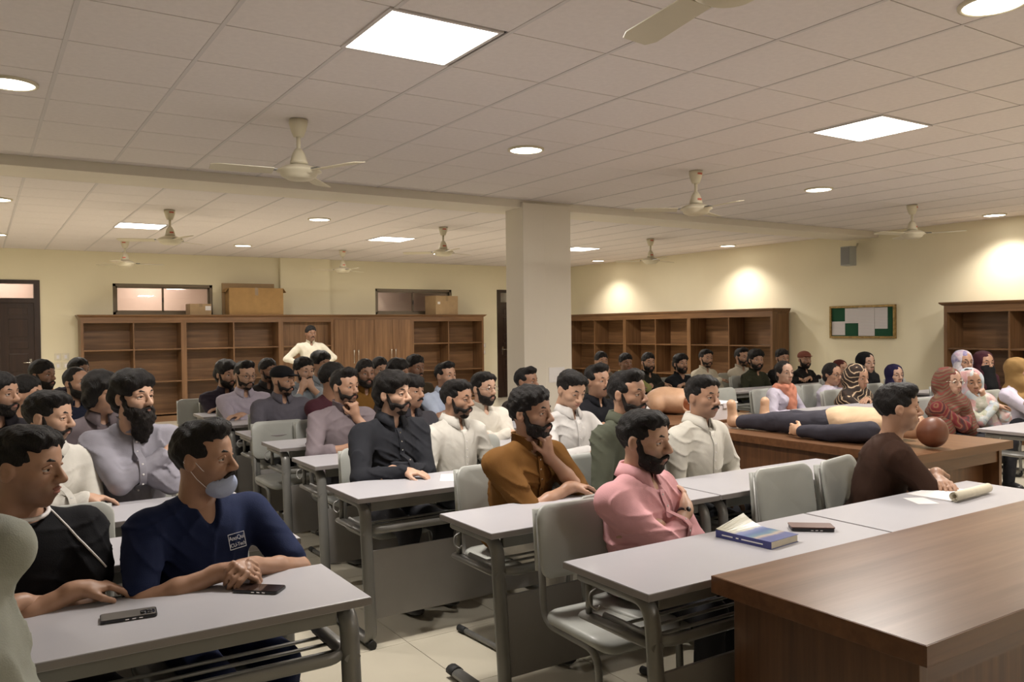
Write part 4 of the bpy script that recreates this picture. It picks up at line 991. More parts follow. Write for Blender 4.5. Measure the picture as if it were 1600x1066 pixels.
    if cap:
        cV, cQ = sdf([(E_((0, -.012, .055), (.090, .110, .075)), .02), (('e', (0, .105, .055), (.062, .075, .007), None), .008)], [(E_((0, 0, -.245), (.3, .3, .285)), .006)], hv); onhead('cap', npmesh('cap', cV, cQ, [M['cloth']]), cap)
    if extra and extra.get('glasses'):
        bm = bmesh.new(); rr = .021
        for s in (-1, 1):
            cx = s*.0325; pts = [(cx+rr*1.15*math.cos(2*PI*k/16), .103-.10*abs(cx+rr*1.15*math.cos(2*PI*k/16))*.35, .004+rr*.85*math.sin(2*PI*k/16)) for k in range(17)]; tube(bm, pts, .0016, 6, up=Vector((0, 1, 0)))
            tube(bm, [(s*.056, .098, .010), (s*.078, .06, .012), (s*.082, -.01, .008)], .0016, 6)
        tube(bm, [(-.010, .104, .008), (.010, .104, .008)], .0016, 6); o = obj('glasses', bm, M['chrome' if extra['glasses'] == 1 else 'black'], root); o.matrix_basis = hm
    if extra and extra.get('watch'):
        sg, mname = extra['watch']; Eb, Wr = watches[0 if sg > 0 else 1]; u = unit(Wr-Eb); p = Vector(Wr-u*.012 - u*.02); bm = bmesh.new(); t2 = bmesh.new(); lathe(t2, [(.028, -.010), (.031, -.010), (.032, 0), (.031, .010), (.028, .010), (.028, -.010)], 20)
        qt = Vector((0, 0, 1)).rotation_difference(Vector(u)).to_matrix().to_4x4(); merge(bm, t2, 0, Matrix.Translation(p) @ qt)
        o = obj('watch', bm, M[mname], root, True)
        bv, bq = cube_sphere(tuple(p+Vector((0, .020, .020))), (.014, .011, .014), 4); nobj('watch_dial', npmesh('watch_dial', bv, bq, [M[mname]]), o)
    root['torso'] = 0; del root['torso']; return root, hm, H, N
# ------------------------------------------------------------------ the people
def hx(s):
    v = [int(s[i:i+2], 16)/255 for i in (0, 2, 4)]; return tuple(c/12.92 if c <= .04045 else ((c+.055)/1.055)**2.4 for c in v)
SL, SM, SD = (.54, .33, .225), (.41, .232, .148), (.25, .13, .078)
WHITE, LAV = hx('cfcbc2'), hx('c3bccb')
FO, RE, CL, LA, CR = ('fold', 'foldL'), ('rest', 'restL'), ('clasp', 'claspL'), ('lap', 'lapL'), ('cross', 'crossL')
# foreground left block
jer, jerm, jerH, jerN = person(0.12, 3.02, 1.16, 16, 58, 5, 0, 'side', None, SM, 'tee', (.006, .006, .008), 'short', FO, 'man in a black sports jersey with white piping at the left front desk', vox=.0065, stub=.45, hs=1.04, wide=1.05)
scr, scrm, scrH, scrN = person(0.66, 3.04, 1.135, 11, 53, 2, 0, 'quiff', 'mustache', SM, 'scrub', hx('1d2747'), 'mid', CL, 'man in navy scrubs with a blue face mask under his chin', vox=.0065, stub=.35, trouser=hx('161f3c'), wide=1.08)
person(0.28, 4.55, 1.18, 19, 61, 6, 0, 'side', 'short', SL, 'shirt', WHITE, 'long', FO, 'man in a white shirt seated behind the black jersey, eyes lowered', vox=.008, wide=1.04)
person(0.67, 4.65, 1.245, 3, 34, -2, 0, 'wavy', 'long', SL, 'kurta', hx('8d8a93'), 'long', CR, 'man with a very long black beard in a grey kurta, arms crossed', vox=.0075, wide=1.06, hs=1.03, extra={'watch': (1, 'gold')})
person(0.62, 5.45, 1.225, 4, 34, 5, 0, 'long', None, SM, 'shirt', hx('61575a'), 'long', LA, 'man with long fringe hair in a brown-grey shirt behind the long beard', stub=.2)
person(0.265, 6.42, 1.173, 21, 63, 0, 0, 'short', None, SM, 'tee', hx('22232e'), 'short', LA, 'short-haired man in a dark navy top behind the white shirt, left', stub=.4)
person(0.10, 5.55, 1.235, 7, 49, 0, 0, 'short', 'full', SM, 'shirt', hx('1d1a1e'), 'long', LA, 'bearded man in dark clothes cut by the left picture edge', stub=.5)
person(0.648, 7.3, 1.189, 4, 35, 0, 0, 'receding', 'full', SM, 'kurta', hx('1c2030'), 'long', FO, 'full-bearded man in a dark navy kurta in the left block', stub=.5)
person(0.46, 8.1, 1.225, 5, 47, 0, 0, 'short', 'full', SD, 'shirt', hx('a5743f'), 'long', FO, 'man in an orange-brown shirt before the dark left door', stub=.4)
person(0.818, 9.0, 1.215, 4, 35, 0, 0, 'short', None, SD, 'shirt', hx('252028'), 'long', LA, 'dark-haired man hidden behind the full-bearded navy man')
# middle block, far rows first
person(2.19, 8.95, 1.125, 0, 21, 3, 0, 'wavy', 'full', SM, 'shirt', hx('2d2630'), 'rolled', FO, 'bearded man in a dark purple shirt at the rearmost aisle desk', hs=1.12, wide=1.1)
person(2.17, 8.15, 1.15, 2, 15, 4, 0, 'quiff', 'short', SL, 'shirt', hx('b0a8b6'), 'rolled', FO, 'man in a lavender shirt and glasses on the aisle', hs=1.1, wide=1.1, extra={'glasses': 2})
person(2.22, 7.12, 1.15, 4, 33, 4, 0, None, 'short', SM, 'shirt', hx('55525a'), 'rolled', CL, 'man in a black peaked cap and grey shirt, hands clasped', cap=(.008, .008, .010), wide=1.12, hs=1.02)
person(2.63, 8.95, 1.15, 0, 24, 0, 0, 'short', 'short', SD, 'shirt', hx('2a2725'), 'long', FO, 'man in dark clothes just behind the black cap', hs=1.02)
person(2.72, 8.05, 1.175, 0, 16, 2, 0, 'curly', 'short', SL, 'shirt', hx('9aa3ab'), 'rolled', ('mouth', 'mouthL'), 'man in a blue striped shirt holding both hands to his mouth', topmat=M['pat_shirt'], hs=1.06)
person(3.22, 8.95, 1.195, 0, 20, 0, 0, 'wavy', None, SM, 'shirt', hx('8d9297'), 'long', FO, 'man in a pale striped shirt in front of the standing man', hs=1.12, topmat=M['pat_shirt'], stub=.5)
person(2.388, 6.36, 1.193, 22, 69, 0, 0, 'short', None, SD, 'tee', hx('3a1a22'), 'short', FO, 'man in a maroon T-shirt turned away behind the grey-shirted man', stub=.4)
person(2.19, 5.6, 1.175, 6, 24, 0, 0, 'quiff', 'short', SM, 'kurta', hx('7b7074'), 'rolled', ('rest', 'chinL'), 'man in a brown-grey kurta with a hand at his chin', vox=.009, wide=1.08)
person(3.04, 7.25, 1.17, 0, -3, 0, 0, 'short', 'full', SD, 'kurta', hx('6b4a1e'), 'long', FO, 'bearded man in a mustard kurta looking towards the camera', hs=1.04)
person(3.56, 8.1, 1.155, 0, 1, 2, 0, 'short', None, SM, 'shirt', hx('4e4340'), 'long', ('fold', 'cheekL'), 'man resting his cheek on one hand before the cupboard', hs=1.04, stub=.3)
person(3.351, 7.2, 1.165, 0, 35, 4, 0, 'wavy', None, SD, 'shirt', hx('322d2d'), 'long', LA, 'dark-haired man mostly hidden behind the man in black', hs=.98)
person(3.97, 8.1, 1.16, 0, 14, 2, 0, 'curly', 'mustache', SD, 'kurta', hx('3d3426'), 'long', FO, 'man in an olive-brown kurta before the right cupboard doors', hs=1.06)
person(3.817, 7.12, 1.123, 4, 17, -2, 0, 'quiff', None, SM, 'shirt', hx('a9b3c6'), 'long', FO, 'man in a light blue shirt behind the white shirts', hs=1.05, stub=.4, wide=1.08)
person(2.06, 4.5, 1.195, 8, 30, -3, 0, 'wavy', 'short', SL, 'shirt', hx('25262b'), 'long', ('rest', 'foldL'), 'man in a black shirt with a paper on his desk', vox=.0075, wide=1.1, extra={'none': 1})
person(2.631, 5.45, 1.13, 6, 24, 0, 0, 'fringe', 'mustache', SM, 'shirt', hx('37353a'), 'long', FO, 'man in a dark grey shirt half hidden behind the man in black', vox=.009, stub=.3)
person(2.6, 4.7, 1.126, 14, 31, 2, 0, 'side', 'short', SM, 'shirt', WHITE, 'long', LA, 'man in a loose white shirt with open collar', vox=.0075, wide=1.12)
person(3.25, 5.45, 1.12, 6, 14, 0, 0, 'side', 'full', SL, 'kurta', hx('d2ccc0'), 'long', FO, 'man in a white kurta with round glasses and full beard', vox=.009, extra={'glasses': 1}, wide=1.1)
person(4.28, 6.4, 1.08, 0, 26, 0, 0, 'quiff', None, SD, 'shirt', hx('3b3532'), 'long', FO, 'man behind the brown kurta, only his hair and forehead showing', hs=1.05)
person(2.33, 3.45, 1.15, 12, 26, -2, 0, 'curly', 'full', SM, 'kurta', hx('6e4b22'), 'half', ('fold', 'chinL'), 'man in a mustard brown kurta leaning his chin on his fist', vox=.0065, wide=1.14, lean=.14, hs=1.04, trouser=WHITE)
person(3.37, 4.5, 1.16, 6, 3, 22, 0, 'side', None, SL, 'shirt', hx('cfccc9'), 'long', RE, 'man in a white shirt looking down at his paper', vox=.0085, wide=1.06, stub=.2, hs=1.04)
person(4.32, 5.4, 1.13, 6, 6, -2, 0, 'quiff', 'mustache', SM, 'shirt', hx('17171c'), 'long', FO, 'man in a black shirt with moustache beside the looking-down man', hs=1.08, vox=.010, wide=1.1)
person(2.985, 3.47, 1.211, 14, 19, 0, 0, 'quiff', 'short', SM, 'shirt', hx('505346'), 'long', LA, 'man in a green-grey shirt behind the man in pink', vox=.0085)
pk_, _, _, _ = person(2.36, 2.64, 1.1, 18, 23, 4, 0, 'side', 'full', SL, 'shirt', hx('d9a2a6'), 'rolled', CR, 'man in a pink shirt with arms crossed and a black watch', vox=.006, wide=1.12, lean=.04, hs=1.03, extra={'watch': (1, 'black')})
person(3.59, 3.5, 1.16, 8, 4, 0, 0, 'side', 'mustache', SM, 'shirt', hx('d3cfc4'), 'long', LA, 'man in a white shirt with a thick moustache before the manikin table', vox=.007, wide=1.08, stub=.3)
person(4.04, 2.55, 1.14, 42, 47, 0, 0, 'side', None, SM, 'tee', hx('38251c'), 'half', ('fold', 'foldL'), 'man in a brown T-shirt turned away from the camera, writing', vox=.0065, lean=.16, stub=.3, wide=1.1)
# right block
person(6.91, 8.55, 1.13, 0, -14, 0, 0, 'short', None, SM, 'shirt', hx('6b6358'), 'long', ('fold', 'mouthL'), 'man with a hand at his mouth, leftmost before the right bookcase', stub=.3)
person(7.33, 8.55, 1.09, 0, -16, 0, 0, 'curly', None, SD, 'shirt', hx('8b8a58'), 'rolled', ('fold', 'mouthL'), 'man in a yellow-green shirt with a hand on his chin', stub=.3)
person(7.78, 8.6, 1.085, 0, -17, 0, 0, 'short', 'full', SM, 'kurta', hx('25241f'), 'long', FO, 'bearded man in a black kurta next to the yellow-green shirt', hs=1.06)
person(8.2, 8.4, 1.055, 0, -14, -6, 0, 'wavy', 'full', SM, 'kurta', hx('17191d'), 'long', FO, 'bearded man in black beside the man in the white kurta', hs=1.06)
person(9.05, 8.75, 1.1, 0, -11, 0, 0, 'side', 'short', SM, 'kurta', hx('cdc4b0'), 'long', FO, 'man in a white kurta before the right bookcase, left one', hs=1.08)
person(9.65, 8.6, 1.105, 0, -8, 0, 0, 'quiff', 'short', SM, 'kurta', hx('bdb4a2'), 'rolled', FO, 'man in a white kurta behind the olive green kurta', hs=1.08)
person(9.27, 8, 1.09, 0, -24, 0, 0, 'wavy', 'full', SM, 'kurta', hx('2f3022'), 'long', LA, 'man in a dark olive green kurta with collar-length hair', hs=1.14)
person(9.95, 8.1, 1.095, 0, -21, 2, 0, 'curly', 'short', SM, 'shirt', hx('191817'), 'long', FO, 'curly-haired man in black behind the orange-scarf woman', hs=1.05)
person(10.59, 8.2, 1.05, 0, -22, 0, 0, None, 'full', SM, 'kurta', hx('191616'), 'long', FO, 'man in a reddish cap and black kurta at the wall', cap=hx('7a4a3c'), hs=1.06)
wO, wOm, wOH, wON = person(7.53, 6.1, 1.05, 4, -16, 0, 0, 'bun', None, (.46, .29, .21), 'coat', LAV, 'long', LA, 'woman in a white coat with a salmon orange scarf round her neck', fem=True, hs=1.06)
person(8.51, 6.2, .992, 6, -4, 6, 0, 'bun', None, SM, 'coat', LAV, 'long', ('fold', 'cheekL'), 'woman in a white coat with glasses leaning her cheek on her hand', fem=True, hs=1.06, extra={'glasses': 2})
person(9.781, 7.0, .979, 4, -14, 0, 0, None, None, SM, 'coat', LAV, 'long', LA, 'woman in a red-brown headscarf behind the striped shawl', fem=True, hijab=True, hcol=hx('4b2420'))
person(7.982, 5.5, 1.007, 4, -6, 8, 0, None, None, SM, 'coat', hx('33231c'), 'long', FO, 'woman wrapped in a dark brown shawl with white stripes', fem=True, hijab=True, hmat=M['pat_stripe'], topmat=M['pat_stripe'], big=True, hs=1.12)
person(9.46, 6.4, 1.085, 0, -16, 0, 0, None, None, (.44, .27, .19), 'coat', hx('0f0e10'), 'long', FO, 'woman all in black with a black hijab below the noticeboard', fem=True, hijab=True, hcol=(.006, .006, .007), hs=1.14)
person(9.13, 5.8, 0.97, 0, -23, 0, 0, None, None, (.44, .27, .19), 'coat', hx('211c38'), 'long', LA, 'woman in a navy blue hijab right of the noticeboard woman in black', fem=True, hijab=True, hcol=hx('1d1836'), hs=1.05)
person(7.64, 4.3, 1.03, 8, -16, 0, 0, 'bun', None, (.46, .28, .20), 'coat', hx('5a1418'), 'long', CR, 'woman in a red patterned shawl with glasses, arms crossed', fem=True, hijab=True, hmat=M['pat_redhood'], topmat=M['pat_red'], big=True, extra={'glasses': 1}, vox=.010, hs=1.08, wide=1.1)
person(8.06, 4.32, 1.01, -14, -42, 4, 6, 'bun', None, SM, 'coat', LAV, 'long', ('fold', 'mouthL'), 'woman in a pale floral scarf with her fist at her mouth', fem=True, hijab=True, hmat=M['pat_floral'], topmat=M['pat_floral'], big=True, vox=.010, hs=1.06)
person(9.52, 5.2, 1.13, 0, -26, 0, 0, None, None, SM, 'coat', LAV, 'long', LA, 'woman in a violet and white hijab with dark glasses before the dark bookcase', fem=True, hijab=True, hmat=M['pat_violet'], extra={'glasses': 2}, hs=1.1)
person(9.97, 5.2, 1.105, 0, -27, 0, 0, None, None, SM, 'coat', hx('d8d4dc'), 'long', LA, 'woman in a maroon headscarf with a black face veil', fem=True, hijab=True, hcol=hx('3f2028'), veil=True, hs=1.14)
person(9.12, 4.4, 1.07, 0, 6, 0, 0, None, None, SM, 'coat', LAV, 'long', FO, 'woman in a tan hijab at the right picture edge', fem=True, hijab=True, hcol=hx('8d6f45'), hs=1.14, wide=1.1)
# standing people
person(4.8, 13.8, 1.53, -4, 1, 2, 0, 'short', 'mustache', SD, 'kurta', hx('cfc8b6'), 'long', ('hip', 'hipL'), 'standing man in a cream kurta, hands on hips, before the bookcase', stand=True, lean=.03, trouser=hx('d6cbb0'), vox=.014, hs=1.08, wide=1.08)
person(-.15, 1.97, 1.37, 192, 192, 0, 0, 'short', None, SM, 'coat', hx('9a9c92'), 'long', ('cross', 'crossL'), 'standing person in a grey-green coat cut off at the left edge', stand=True, lean=.03, vox=.010, tz=1.0, trouser=hx('777a70'), flare=.34)

# jersey details: white collar ring and sleeve bands, shoulder piping
def ring_on(parent, c, r_, tr, m, name, tilt=(0, 0)):
    bm = bmesh.new(); pts = [(c[0]+r_*math.cos(2*PI*k/24), c[1]+r_*1.02*math.sin(2*PI*k/24), c[2]+tilt[1]*math.sin(2*PI*k/24)) for k in range(25)]; tube(bm, pts, tr, 6); return obj(name, bm, m, parent)
ring_on(jer, (jerN[0], jerN[1]+.004, jerN[2]+.012), .070, .007, M['white'], 'jersey_collar', (0, -.022))
tee = [c for c in jer.children if c.name.startswith('tee_shirt')][0]; me = tee.data; me.materials.append(M['white'])
nf = len(me.polygons); fc = np.zeros(nf*3, F32); me.polygons.foreach_get('center', fc); fc = fc.reshape(-1, 3); mi = np.zeros(nf, np.int32)
ax_ = np.abs(fc[:, 0]); dz_ = jerN[2]-fc[:, 2]
mi[(fc[:, 1] < jerN[1]-.035) & (dz_ < .16)] = 1                                  # white yoke
sd_ = np.sqrt((ax_-.19)**2+(fc[:, 1]-jerN[1])**2+(dz_-.084)**2); mi[(sd_ > .222) & (ax_ > .175) & (dz_ > .10) & (fc[:, 1] > -.2)] = 1   # sleeve hems
me.polygons.foreach_set('material_index', mi); me.update()
from mathutils.bvhtree import BVHTree
bv_ = BVHTree.FromPolygons([tuple(v.co) for v in me.vertices], [tuple(f.vertices) for f in me.polygons])
for s in (-1, 1):
    pts = []
    for k in range(14):
        dz = -.012+.20*k/13; hit = bv_.ray_cast(Vector((s*(.075+.62*dz), .9, jerN[2]-dz)), Vector((0, -1, 0)))
        if hit[0] is not None: pts.append(hit[0]+Vector((0, .001, 0)))
    bm = bmesh.new(); tube(bm, pts, .0035, 6); obj('piping', bm, M['white'], tee)
# mask under the chin, straps, badge on the scrubs
mk = sdf([(E_((0, .062, -.092), (.058, .056, .045)), .01), (E_((0, .085, -.085), (.04, .036, .04)), .01)], [(E_((0, .05, -.07), (.048, .05, .048)), .002), (E_((0, .05, .0), (.2, .2, .052)), .004), (E_((0, -.07, -.09), (.2, .09, .2)), .004)], .0045, noise=(.0012, 60., 0.))
mask = nobj('face_mask', npmesh('face_mask', mk[0], mk[1], [M['cloth']]), scr, hx('a9b4d0')); mask.matrix_basis = scrm
for s in (-1, 1):
    bm = bmesh.new(); tube(bm, [(s*.048, .055, -.055), (s*.068, .03, -.03), (s*.083, -.008, .018), (s*.086, -.03, .0), (s*.07, .01, -.06), (s*.05, .045, -.10)], .0012, 5); o = obj('mask_strap', bm, M['white'], scr); o.matrix_basis = scrm
def text_obj(name, body, size, m, parent, Mx):
    cu = bpy.data.curves.new(name, 'FONT'); cu.body = body; cu.size = size; cu.extrude = .0006; cu.align_x = 'CENTER'
    t = bpy.data.objects.new(name, cu); COL.objects.link(t); dg = bpy.context.evaluated_depsgraph_get(); me = bpy.data.meshes.new_from_object(t.evaluated_get(dg)); bpy.data.objects.remove(t)
    me.materials.clear(); me.materials.append(m); o = bpy.data.objects.new(name, me); link(o, parent); o.matrix_basis = Mx; return o
BM_ = Matrix.Translation((-.075, scrN[1]+.128, scrN[2]-.145)) @ Matrix.Rotation(R(18), 4, 'Z') @ Matrix.Rotation(PI, 4, 'Z') @ Matrix.Rotation(R(90-14), 4, 'X')
bd = bmesh.new()
for a, b in (((-.037, -.026, 0), (.037, -.024, .001)), ((-.037, .026, 0), (.037, .028, .001)), ((-.037, -.024, 0), (-.035, .026, .001)), ((.035, -.024, 0), (.037, .026, .001))): box(bd, a, b)
M['badge'] = mat('grey_print', (.42, .42, .45), .7)
bo = obj('badge_print', bd, M['badge'], scr); bo.matrix_basis = BM_
text_obj('badge_lettering', 'AnoQui', .021, M['badge'], bo, Matrix.Translation((0, .005, .0))); text_obj('badge_lettering', 'ICU-Tech', .018, M['badge'], bo, Matrix.Translation((0, -.018, .0)))
# orange scarf of the woman in the white coat
sc_ = sdf([(C_((-.09, -.01, -.02), (.09, -.01, -.02), .05), .04), (E_((0, .02, .0), (.115, .105, .05)), .03), (C_((.04, .09, -.03), (.0, .13, -.28), .05, .06), .04), (C_((-.05, .08, -.02), (-.02, .12, -.16), .05, .05), .04)], [(C_((0, -.01, 0), (0, 0, .2), .055, .09), .01)], .010, noise=(.006, 45., .2))
o = nobj('scarf', npmesh('scarf', sc_[0]+wON, sc_[1], [M['cloth']]), wO, hx('c4836c'))

# ------------------------------------------------------------------ manikin on the table, torso model
mn = empty('training_manikin', (5.15, 3.75, .78)); tag(mn, 'dressed training manikin lying on its back on the brown table', 'manikin')
PEACH = (.56, .34, .21)
def mpart(name, add, col, m='cloth', cut=(), vox=.009, noise=None, parent=None):
    V, Q = sdf(add, list(cut)+[(E_((0, 0, -1.0), (6, 6, 1.001)), .004)], vox, noise=noise); return nobj(name, npmesh(name, V, Q, [M[m]], None, np.tile((0, 0, 0, 1.), (len(V), 1))), parent or mn, col)
mpart('trousers', [(E_((0, -.02, .10), (.17, .14, .10)), .05)]+[(q, .04) for q in sym(C_((.09, .0, .09), (.13, .42, .075), .088, .068))]+[(q, .03) for q in sym(C_((.13, .42, .075), (.17, .68, .055), .068, .055))], hx('3c3a42'), noise=(.003, 28., 0))
mpart('sweater', [(E_((0, -.22, .11), (.175, .24, .115)), .05), (E_((0, -.36, .115), (.19, .14, .105)), .05), (E_((0, -.05, .12), (.15, .10, .10)), .05)], hx('c9ab8c'), noise=(.003, 30., 1))
for s in (-1, 1):
    mpart('sleeve', [(C_((s*.19, -.42, .09), (s*.25, -.18, .06), .068, .056), .03), (C_((s*.25, -.18, .06), (s*.27, .05, .05), .056, .045), .03)], hx('3a3840'), noise=(.003, 30., 2))
    mpart('hand', hand_prims((s*.27, .06, .05), (0, 1, .1), (-s, 0, -.2), -s, .7), PEACH, 'skin', vox=.006)
    f = mpart('foot', [(C_((s*.175, .70, .05), (s*.19, .76, .05), .038, .042), .02), (C_((s*.18, .77, .055), (s*.195, .775, .185), .042, .032), .03), (E_((s*.195, .775, .185), (.040, .024, .035)), .02)], PEACH, 'skin', vox=.007)
mpart('neck', [(C_((0, -.46, .10), (0, -.60, .10), .06, .055), .02), (E_((0, -.64, .125), (.062, .07, .07)), .03), (E_((0, -.66, .185), (.014, .02, .02)), .012), (E_((0, -.60, .16), (.03, .025, .03)), .02)], PEACH, 'skin', vox=.007)
mpart('head_cap', [(E_((-.01, -.755, .105), (.088, .085, .098)), .02), (E_((0, -.72, .10), (.08, .08, .09)), .02)], hx('6b3d26'), 'skin', vox=.008)
tm_ = empty('torso_model', (5.36, 5.62, .78)); tag(tm_, 'bare peach torso model lying on the rear brown table', 'torso model')
mpart('torso', [(E_((-.02, .04, .12), (.19, .20, .125)), .05), (E_((.02, -.10, .12), (.17, .13, .115)), .04), (E_((-.17, .0, .09), (.06, .08, .08)), .03), (E_((.17, -.02, .10), (.06, .08, .08)), .03)], PEACH, 'skin', [(E_((.06, -.24, .10), (.12, .09, .09)), .01)], .009, None, tm_)
mpart('cut_section', [(E_((.06, -.155, .10), (.10, .03, .075)), .02), (E_((.02, -.17, .12), (.03, .03, .03)), .02)], (.28, .09, .035), 'skin', (), .009, (.004, 60., 0), tm_)
# white box and papers on the tables
pb = empty('plastic_box', (5.36, 5.10, .78), R(6)); tag(pb, 'white plastic box at the feet of the manikin', 'box')
M['whiteplastic'] = mat('white_translucent_plastic', (.62, .56, .55), .35)
bm = bmesh.new()
for a, b in (((-.17, -.12, 0), (.17, .12, .008)), ((-.17, -.12, .008), (.17, -.112, .13)), ((-.17, .112, .008), (.17, .12, .13)), ((-.17, -.112, .008), (-.162, .112, .13)), ((.162, -.112, .008), (.17, .112, .13))): box(bm, a, b, .002)
obj('tub', bm, M['whiteplastic'], pb); obj('lid', B((-.178, -.128, .13), (.178, .128, .142), .004), M['white'], pb); obj('clip', B((-.03, -.134, .095), (.03, -.121, .14), .003), M['whiteplastic'], pb)
tag(obj('paper_stack', B((5.05, 5.9, .78), (5.5, 6.25, .80), .002), M['white']), 'white papers behind the bare torso model', 'paper')

# ------------------------------------------------------------------ things on the desks
def phone(x, y, z, rz, m, label, lens=False, case='black', th=.009, sc=1.0):
    r = empty('mobile_phone', (x, y, z+.0006), R(rz)); L, W_ = .151*sc, .073*sc
    bm = bmesh.new(); prism(bm, rrect(-L/2, -W_/2, L/2, W_/2, .009), 0, th); bmesh.ops.bevel(bm, geom=[e for e in bm.edges if abs(e.verts[0].co.z-e.verts[1].co.z) < 1e-6], offset=.0015, segments=2, affect='EDGES'); obj('case', bm, M[case], r)
    bm = bmesh.new(); prism(bm, rrect(-L/2+.003, -W_/2+.003, L/2-.003, W_/2-.003, .007), th, th+.0006); obj('face', bm, M[m], r)
    if lens:
        bm = bmesh.new(); prism(bm, rrect(L/2-.045, -W_/2+.006, L/2-.006, W_/2-.028, .008), th, th+.0022); cm = obj('camera_bump', bm, M['chrome'], r)
        for dx, dy in ((.014, .012), (.014, .030), (.031, .021)):
            bm = bmesh.new(); lathe(bm, [(.0075, 0), (.0075, .0022), (.006, .003), (0, .0028)], 14); o = obj('lens', bm, M['black'], cm); o.location = (L/2-.006-dx-.0, -W_/2+.004+dy, th+.002)
    for k in range(3): obj('side_button', B((-.01+.018*k, -W_/2-.0008, .003), (.0+.018*k, -W_/2+.001, .006)), M['chrome'], r)
    return tag(r, label, 'phone')
M['phoneback'] = mat('grey_phone_back', (.11, .10, .09), .35)
phone(.357, 2.635, .75, -6, 'phoneback', 'dark grey phone lying face down with a chrome camera bump', True)
phone(.745, 2.665, .75, -42, 'screen', 'black phone lying face up by the clasped hands')
ph3 = phone(2.83, 2.165, .75, -40, 'screen', 'phone in a brown flip case next to the blue book', th=.012, sc=1.1)
M['leather'] = mat('brown_leather', (.13, .065, .05), .4, bump=.1, bscale=300)
bm = bmesh.new(); prism(bm, rrect(-.085, -.042, .085, .042, .008), .0135, .0175); obj('flip_cover', bm, M['leather'], ph3)
# book: thick worn textbook, curled upper cover
def book_cover():
    s = NT('blue_book_cover'); v = s.coord(); sx = s.n('ShaderNodeSeparateXYZ'); s.l(v, sx.inputs[0])
    mp = s.n('ShaderNodeMapRange'); mp.inputs[1].default_value = -.125; mp.inputs[2].default_value = .125; s.l(sx.outputs[0], mp.inputs[0])
    ad = s.n('ShaderNodeMath', operation='MULTIPLY_ADD'); ad.inputs[1].default_value = .18; s.l(s.noise(v, 16, 3), ad.inputs[0]); s.l(mp.outputs[0], ad.inputs[2])
    s.l(s.ramp(ad.outputs[0], [(.0, (.50, .48, .36)), (.40, (.48, .46, .38)), (.46, (.16, .19, .36)), (.62, (.06, .12, .28)), (.74, (.10, .20, .27)), (.82, (.45, .36, .28)), (.90, (.07, .09, .25))]), s.p.inputs['Base Color']); s.p.inputs['Roughness'].default_value = .35; return s.m
M['cover'] = book_cover(); M['spine'] = mat('blue_spine', (.045, .05, .20), .4)
bk = empty('textbook', (2.53, 2.185, .75), R(-84)); tag(bk, 'thick worn blue paperback textbook with a curled cover on the desk', 'book')
n = 16
def sheet(bm, w0, w1, d0, d1, z0f, z1f):
    lo, hi = [], []
    for i in range(n+1):
        for j in (0, 1):
            x_ = w0+(w1-w0)*i/n; y_ = d0 if j == 0 else d1; u_ = i/n
            lo.append(bm.verts.new((x_, y_, z0f(u_, j)))); hi.append(bm.verts.new((x_, y_, z1f(u_, j))))
    for i in range(n):
        a, b, c, d = 2*i, 2*i+2, 2*i+3, 2*i+1
        bm.faces.new((hi[a], hi[b], hi[c], hi[d])); bm.faces.new((lo[d], lo[c], lo[b], lo[a])); bm.faces.new((lo[a], lo[b], hi[b], hi[a])); bm.faces.new((lo[c], lo[d], hi[d], hi[c]))
    bm.faces.new((lo[0], hi[0], hi[1], lo[1])); bm.faces.new((lo[-1], hi[-1], hi[-2], lo[-2]))
curl = lambda u_, j: (.040*max(0, 1-u_/.45)**2*(1 if j == 1 else .1))
bm = bmesh.new(); sheet(bm, -.122, .122, -.088, .085, lambda u_, j: .002, lambda u_, j: .027+.3*curl(u_, j)); obj('pages', bm, M['page'], bk)
bm = bmesh.new(); sheet(bm, -.125, .125, -.090, .088, lambda u_, j: .0275+curl(u_, j), lambda u_, j: .0290+curl(u_, j)); obj('front_cover', bm, M['cover'], bk)
obj('back_cover', B((-.125, -.09, .0004), (.125, .088, .0018)), M['cover'], bk); spn = obj('spine', B((-.125, -.093, .0004), (.125, -.0885, .029), .0015), M['spine'], bk)
bm = bmesh.new()
for k, (a, b) in enumerate(((-.095, -.045), (-.03, -.018), (-.005, .09))): box(bm, (a, -.0937, .012), (b, -.0929, .0165))
obj('spine_print', bm, M['white'], spn)
# notepad with rolled pages
npd = empty('notepad', (3.98, 2.15, .75), R(4)); tag(npd, 'white notepad with its pages rolled back under the writing hand', 'notepad')
obj('pages', B((-.19, -.01, .0006), (.13, .20, .006)), M['white'], npd)
bm = bmesh.new(); pts = []
for k in range(34):
    t = k/33*2.2*2*PI; rr = .024-.0055*t/(2*PI); pts.append((-.012+rr*math.sin(-t)-.012, .026-rr*math.cos(t)))
ra = [[bm.verts.new((xx, p[0], p[1]+.0015)) for xx in (-.20, .15)] for p in pts]
for a, b in zip(ra, ra[1:]): bm.faces.new((a[0], a[1], b[1], b[0])).smooth = True
o = obj('rolled_pages', bm, M['page'], npd); md = o.modifiers.new('thickness', 'SOLIDIFY'); md.thickness = .0012
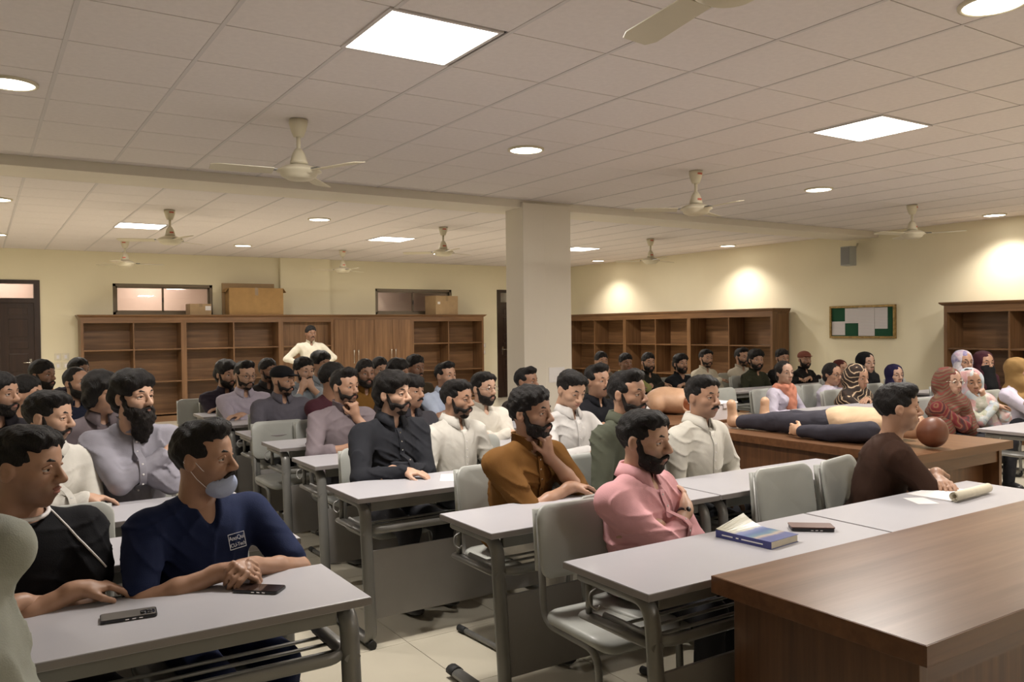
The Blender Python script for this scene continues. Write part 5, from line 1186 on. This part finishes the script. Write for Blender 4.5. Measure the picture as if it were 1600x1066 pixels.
# loose papers, pen
def sheet_of(x, y, rz, label, w_=.21, d_=.297, z=.75, n_=3):
    r = empty('paper_sheet', (x, y, z+.0005), R(rz)); 
    for k in range(n_): obj('sheet', B((-w_/2+.004*k, -d_/2+.003*k, .0006*k), (w_/2+.004*k, d_/2+.003*k, .0006*k+.0004)), M['white'], r)
    tag(r, label, 'paper')
sheet_of(2.29, 4.02, 60, 'white papers under the hand of the man in black'); sheet_of(3.22, 4.05, 80, 'white paper in front of the man looking down')
sheet_of(3.70, 2.22, -30, 'loose white sheet beside the rolled notepad', .10, .14, n_=1); sheet_of(.98, 4.2, 10, 'white paper on the desk behind the man in scrubs', n_=2)
pn = empty('pen', (2.36, 3.275, .755), R(16)); tag(pn, 'black pen lying on the desk of the brown kurta man', 'pen')
bm = bmesh.new(); tube(bm, [(-.07, 0, 0), (.055, 0, 0)], .0045, 10); obj('barrel', bm, M['black'], pn); bm = bmesh.new(); tube(bm, [(.055, 0, 0), (.062, 0, 0), (.07, 0, 0)], .002, 8); obj('tip', bm, M['chrome'], pn); obj('clip', B((-.065, -.001, .004), (-.03, .001, .0065)), M['chrome'], pn)
for x, y, rz, l in ((9.75, 3.95, 20, 'dark phone on the far grey desk near the navy hijab'), (7.45, 3.35, 40, 'dark phone on the right-edge desk')): phone(x, y, .75, rz, 'screen', l)
# chairs under the seated people (one each)
k = 0
for o in [q for q in SC.objects if q.name.startswith('person')]:
    lb = o.get('label', '')
    if lb.startswith('standing'): continue
    a = o.rotation_euler[2]-PI; k += 1
    d = (math.sin(a), -math.cos(a)); a2 = a*.3 if abs(a) < 1 else a
    cy = o.location.y-d[1]*.0; cx = o.location.x
    for dk in DESKS:
        if dk.location.x-.2 < cx < dk.location.x+1.5 and 0 < dk.location.y-cy+.05 < .33: cy = min(cy, dk.location.y-.265)
    c = copy_tree(chair_a); c.location = (cx, cy, 0); c.rotation_euler = (0, 0, a2)
    w_ = lb.split(',')[0].split()[:11]
    tag(c, 'grey chair of the '+' '.join(w_), 'chair', 'occupied grey chairs')
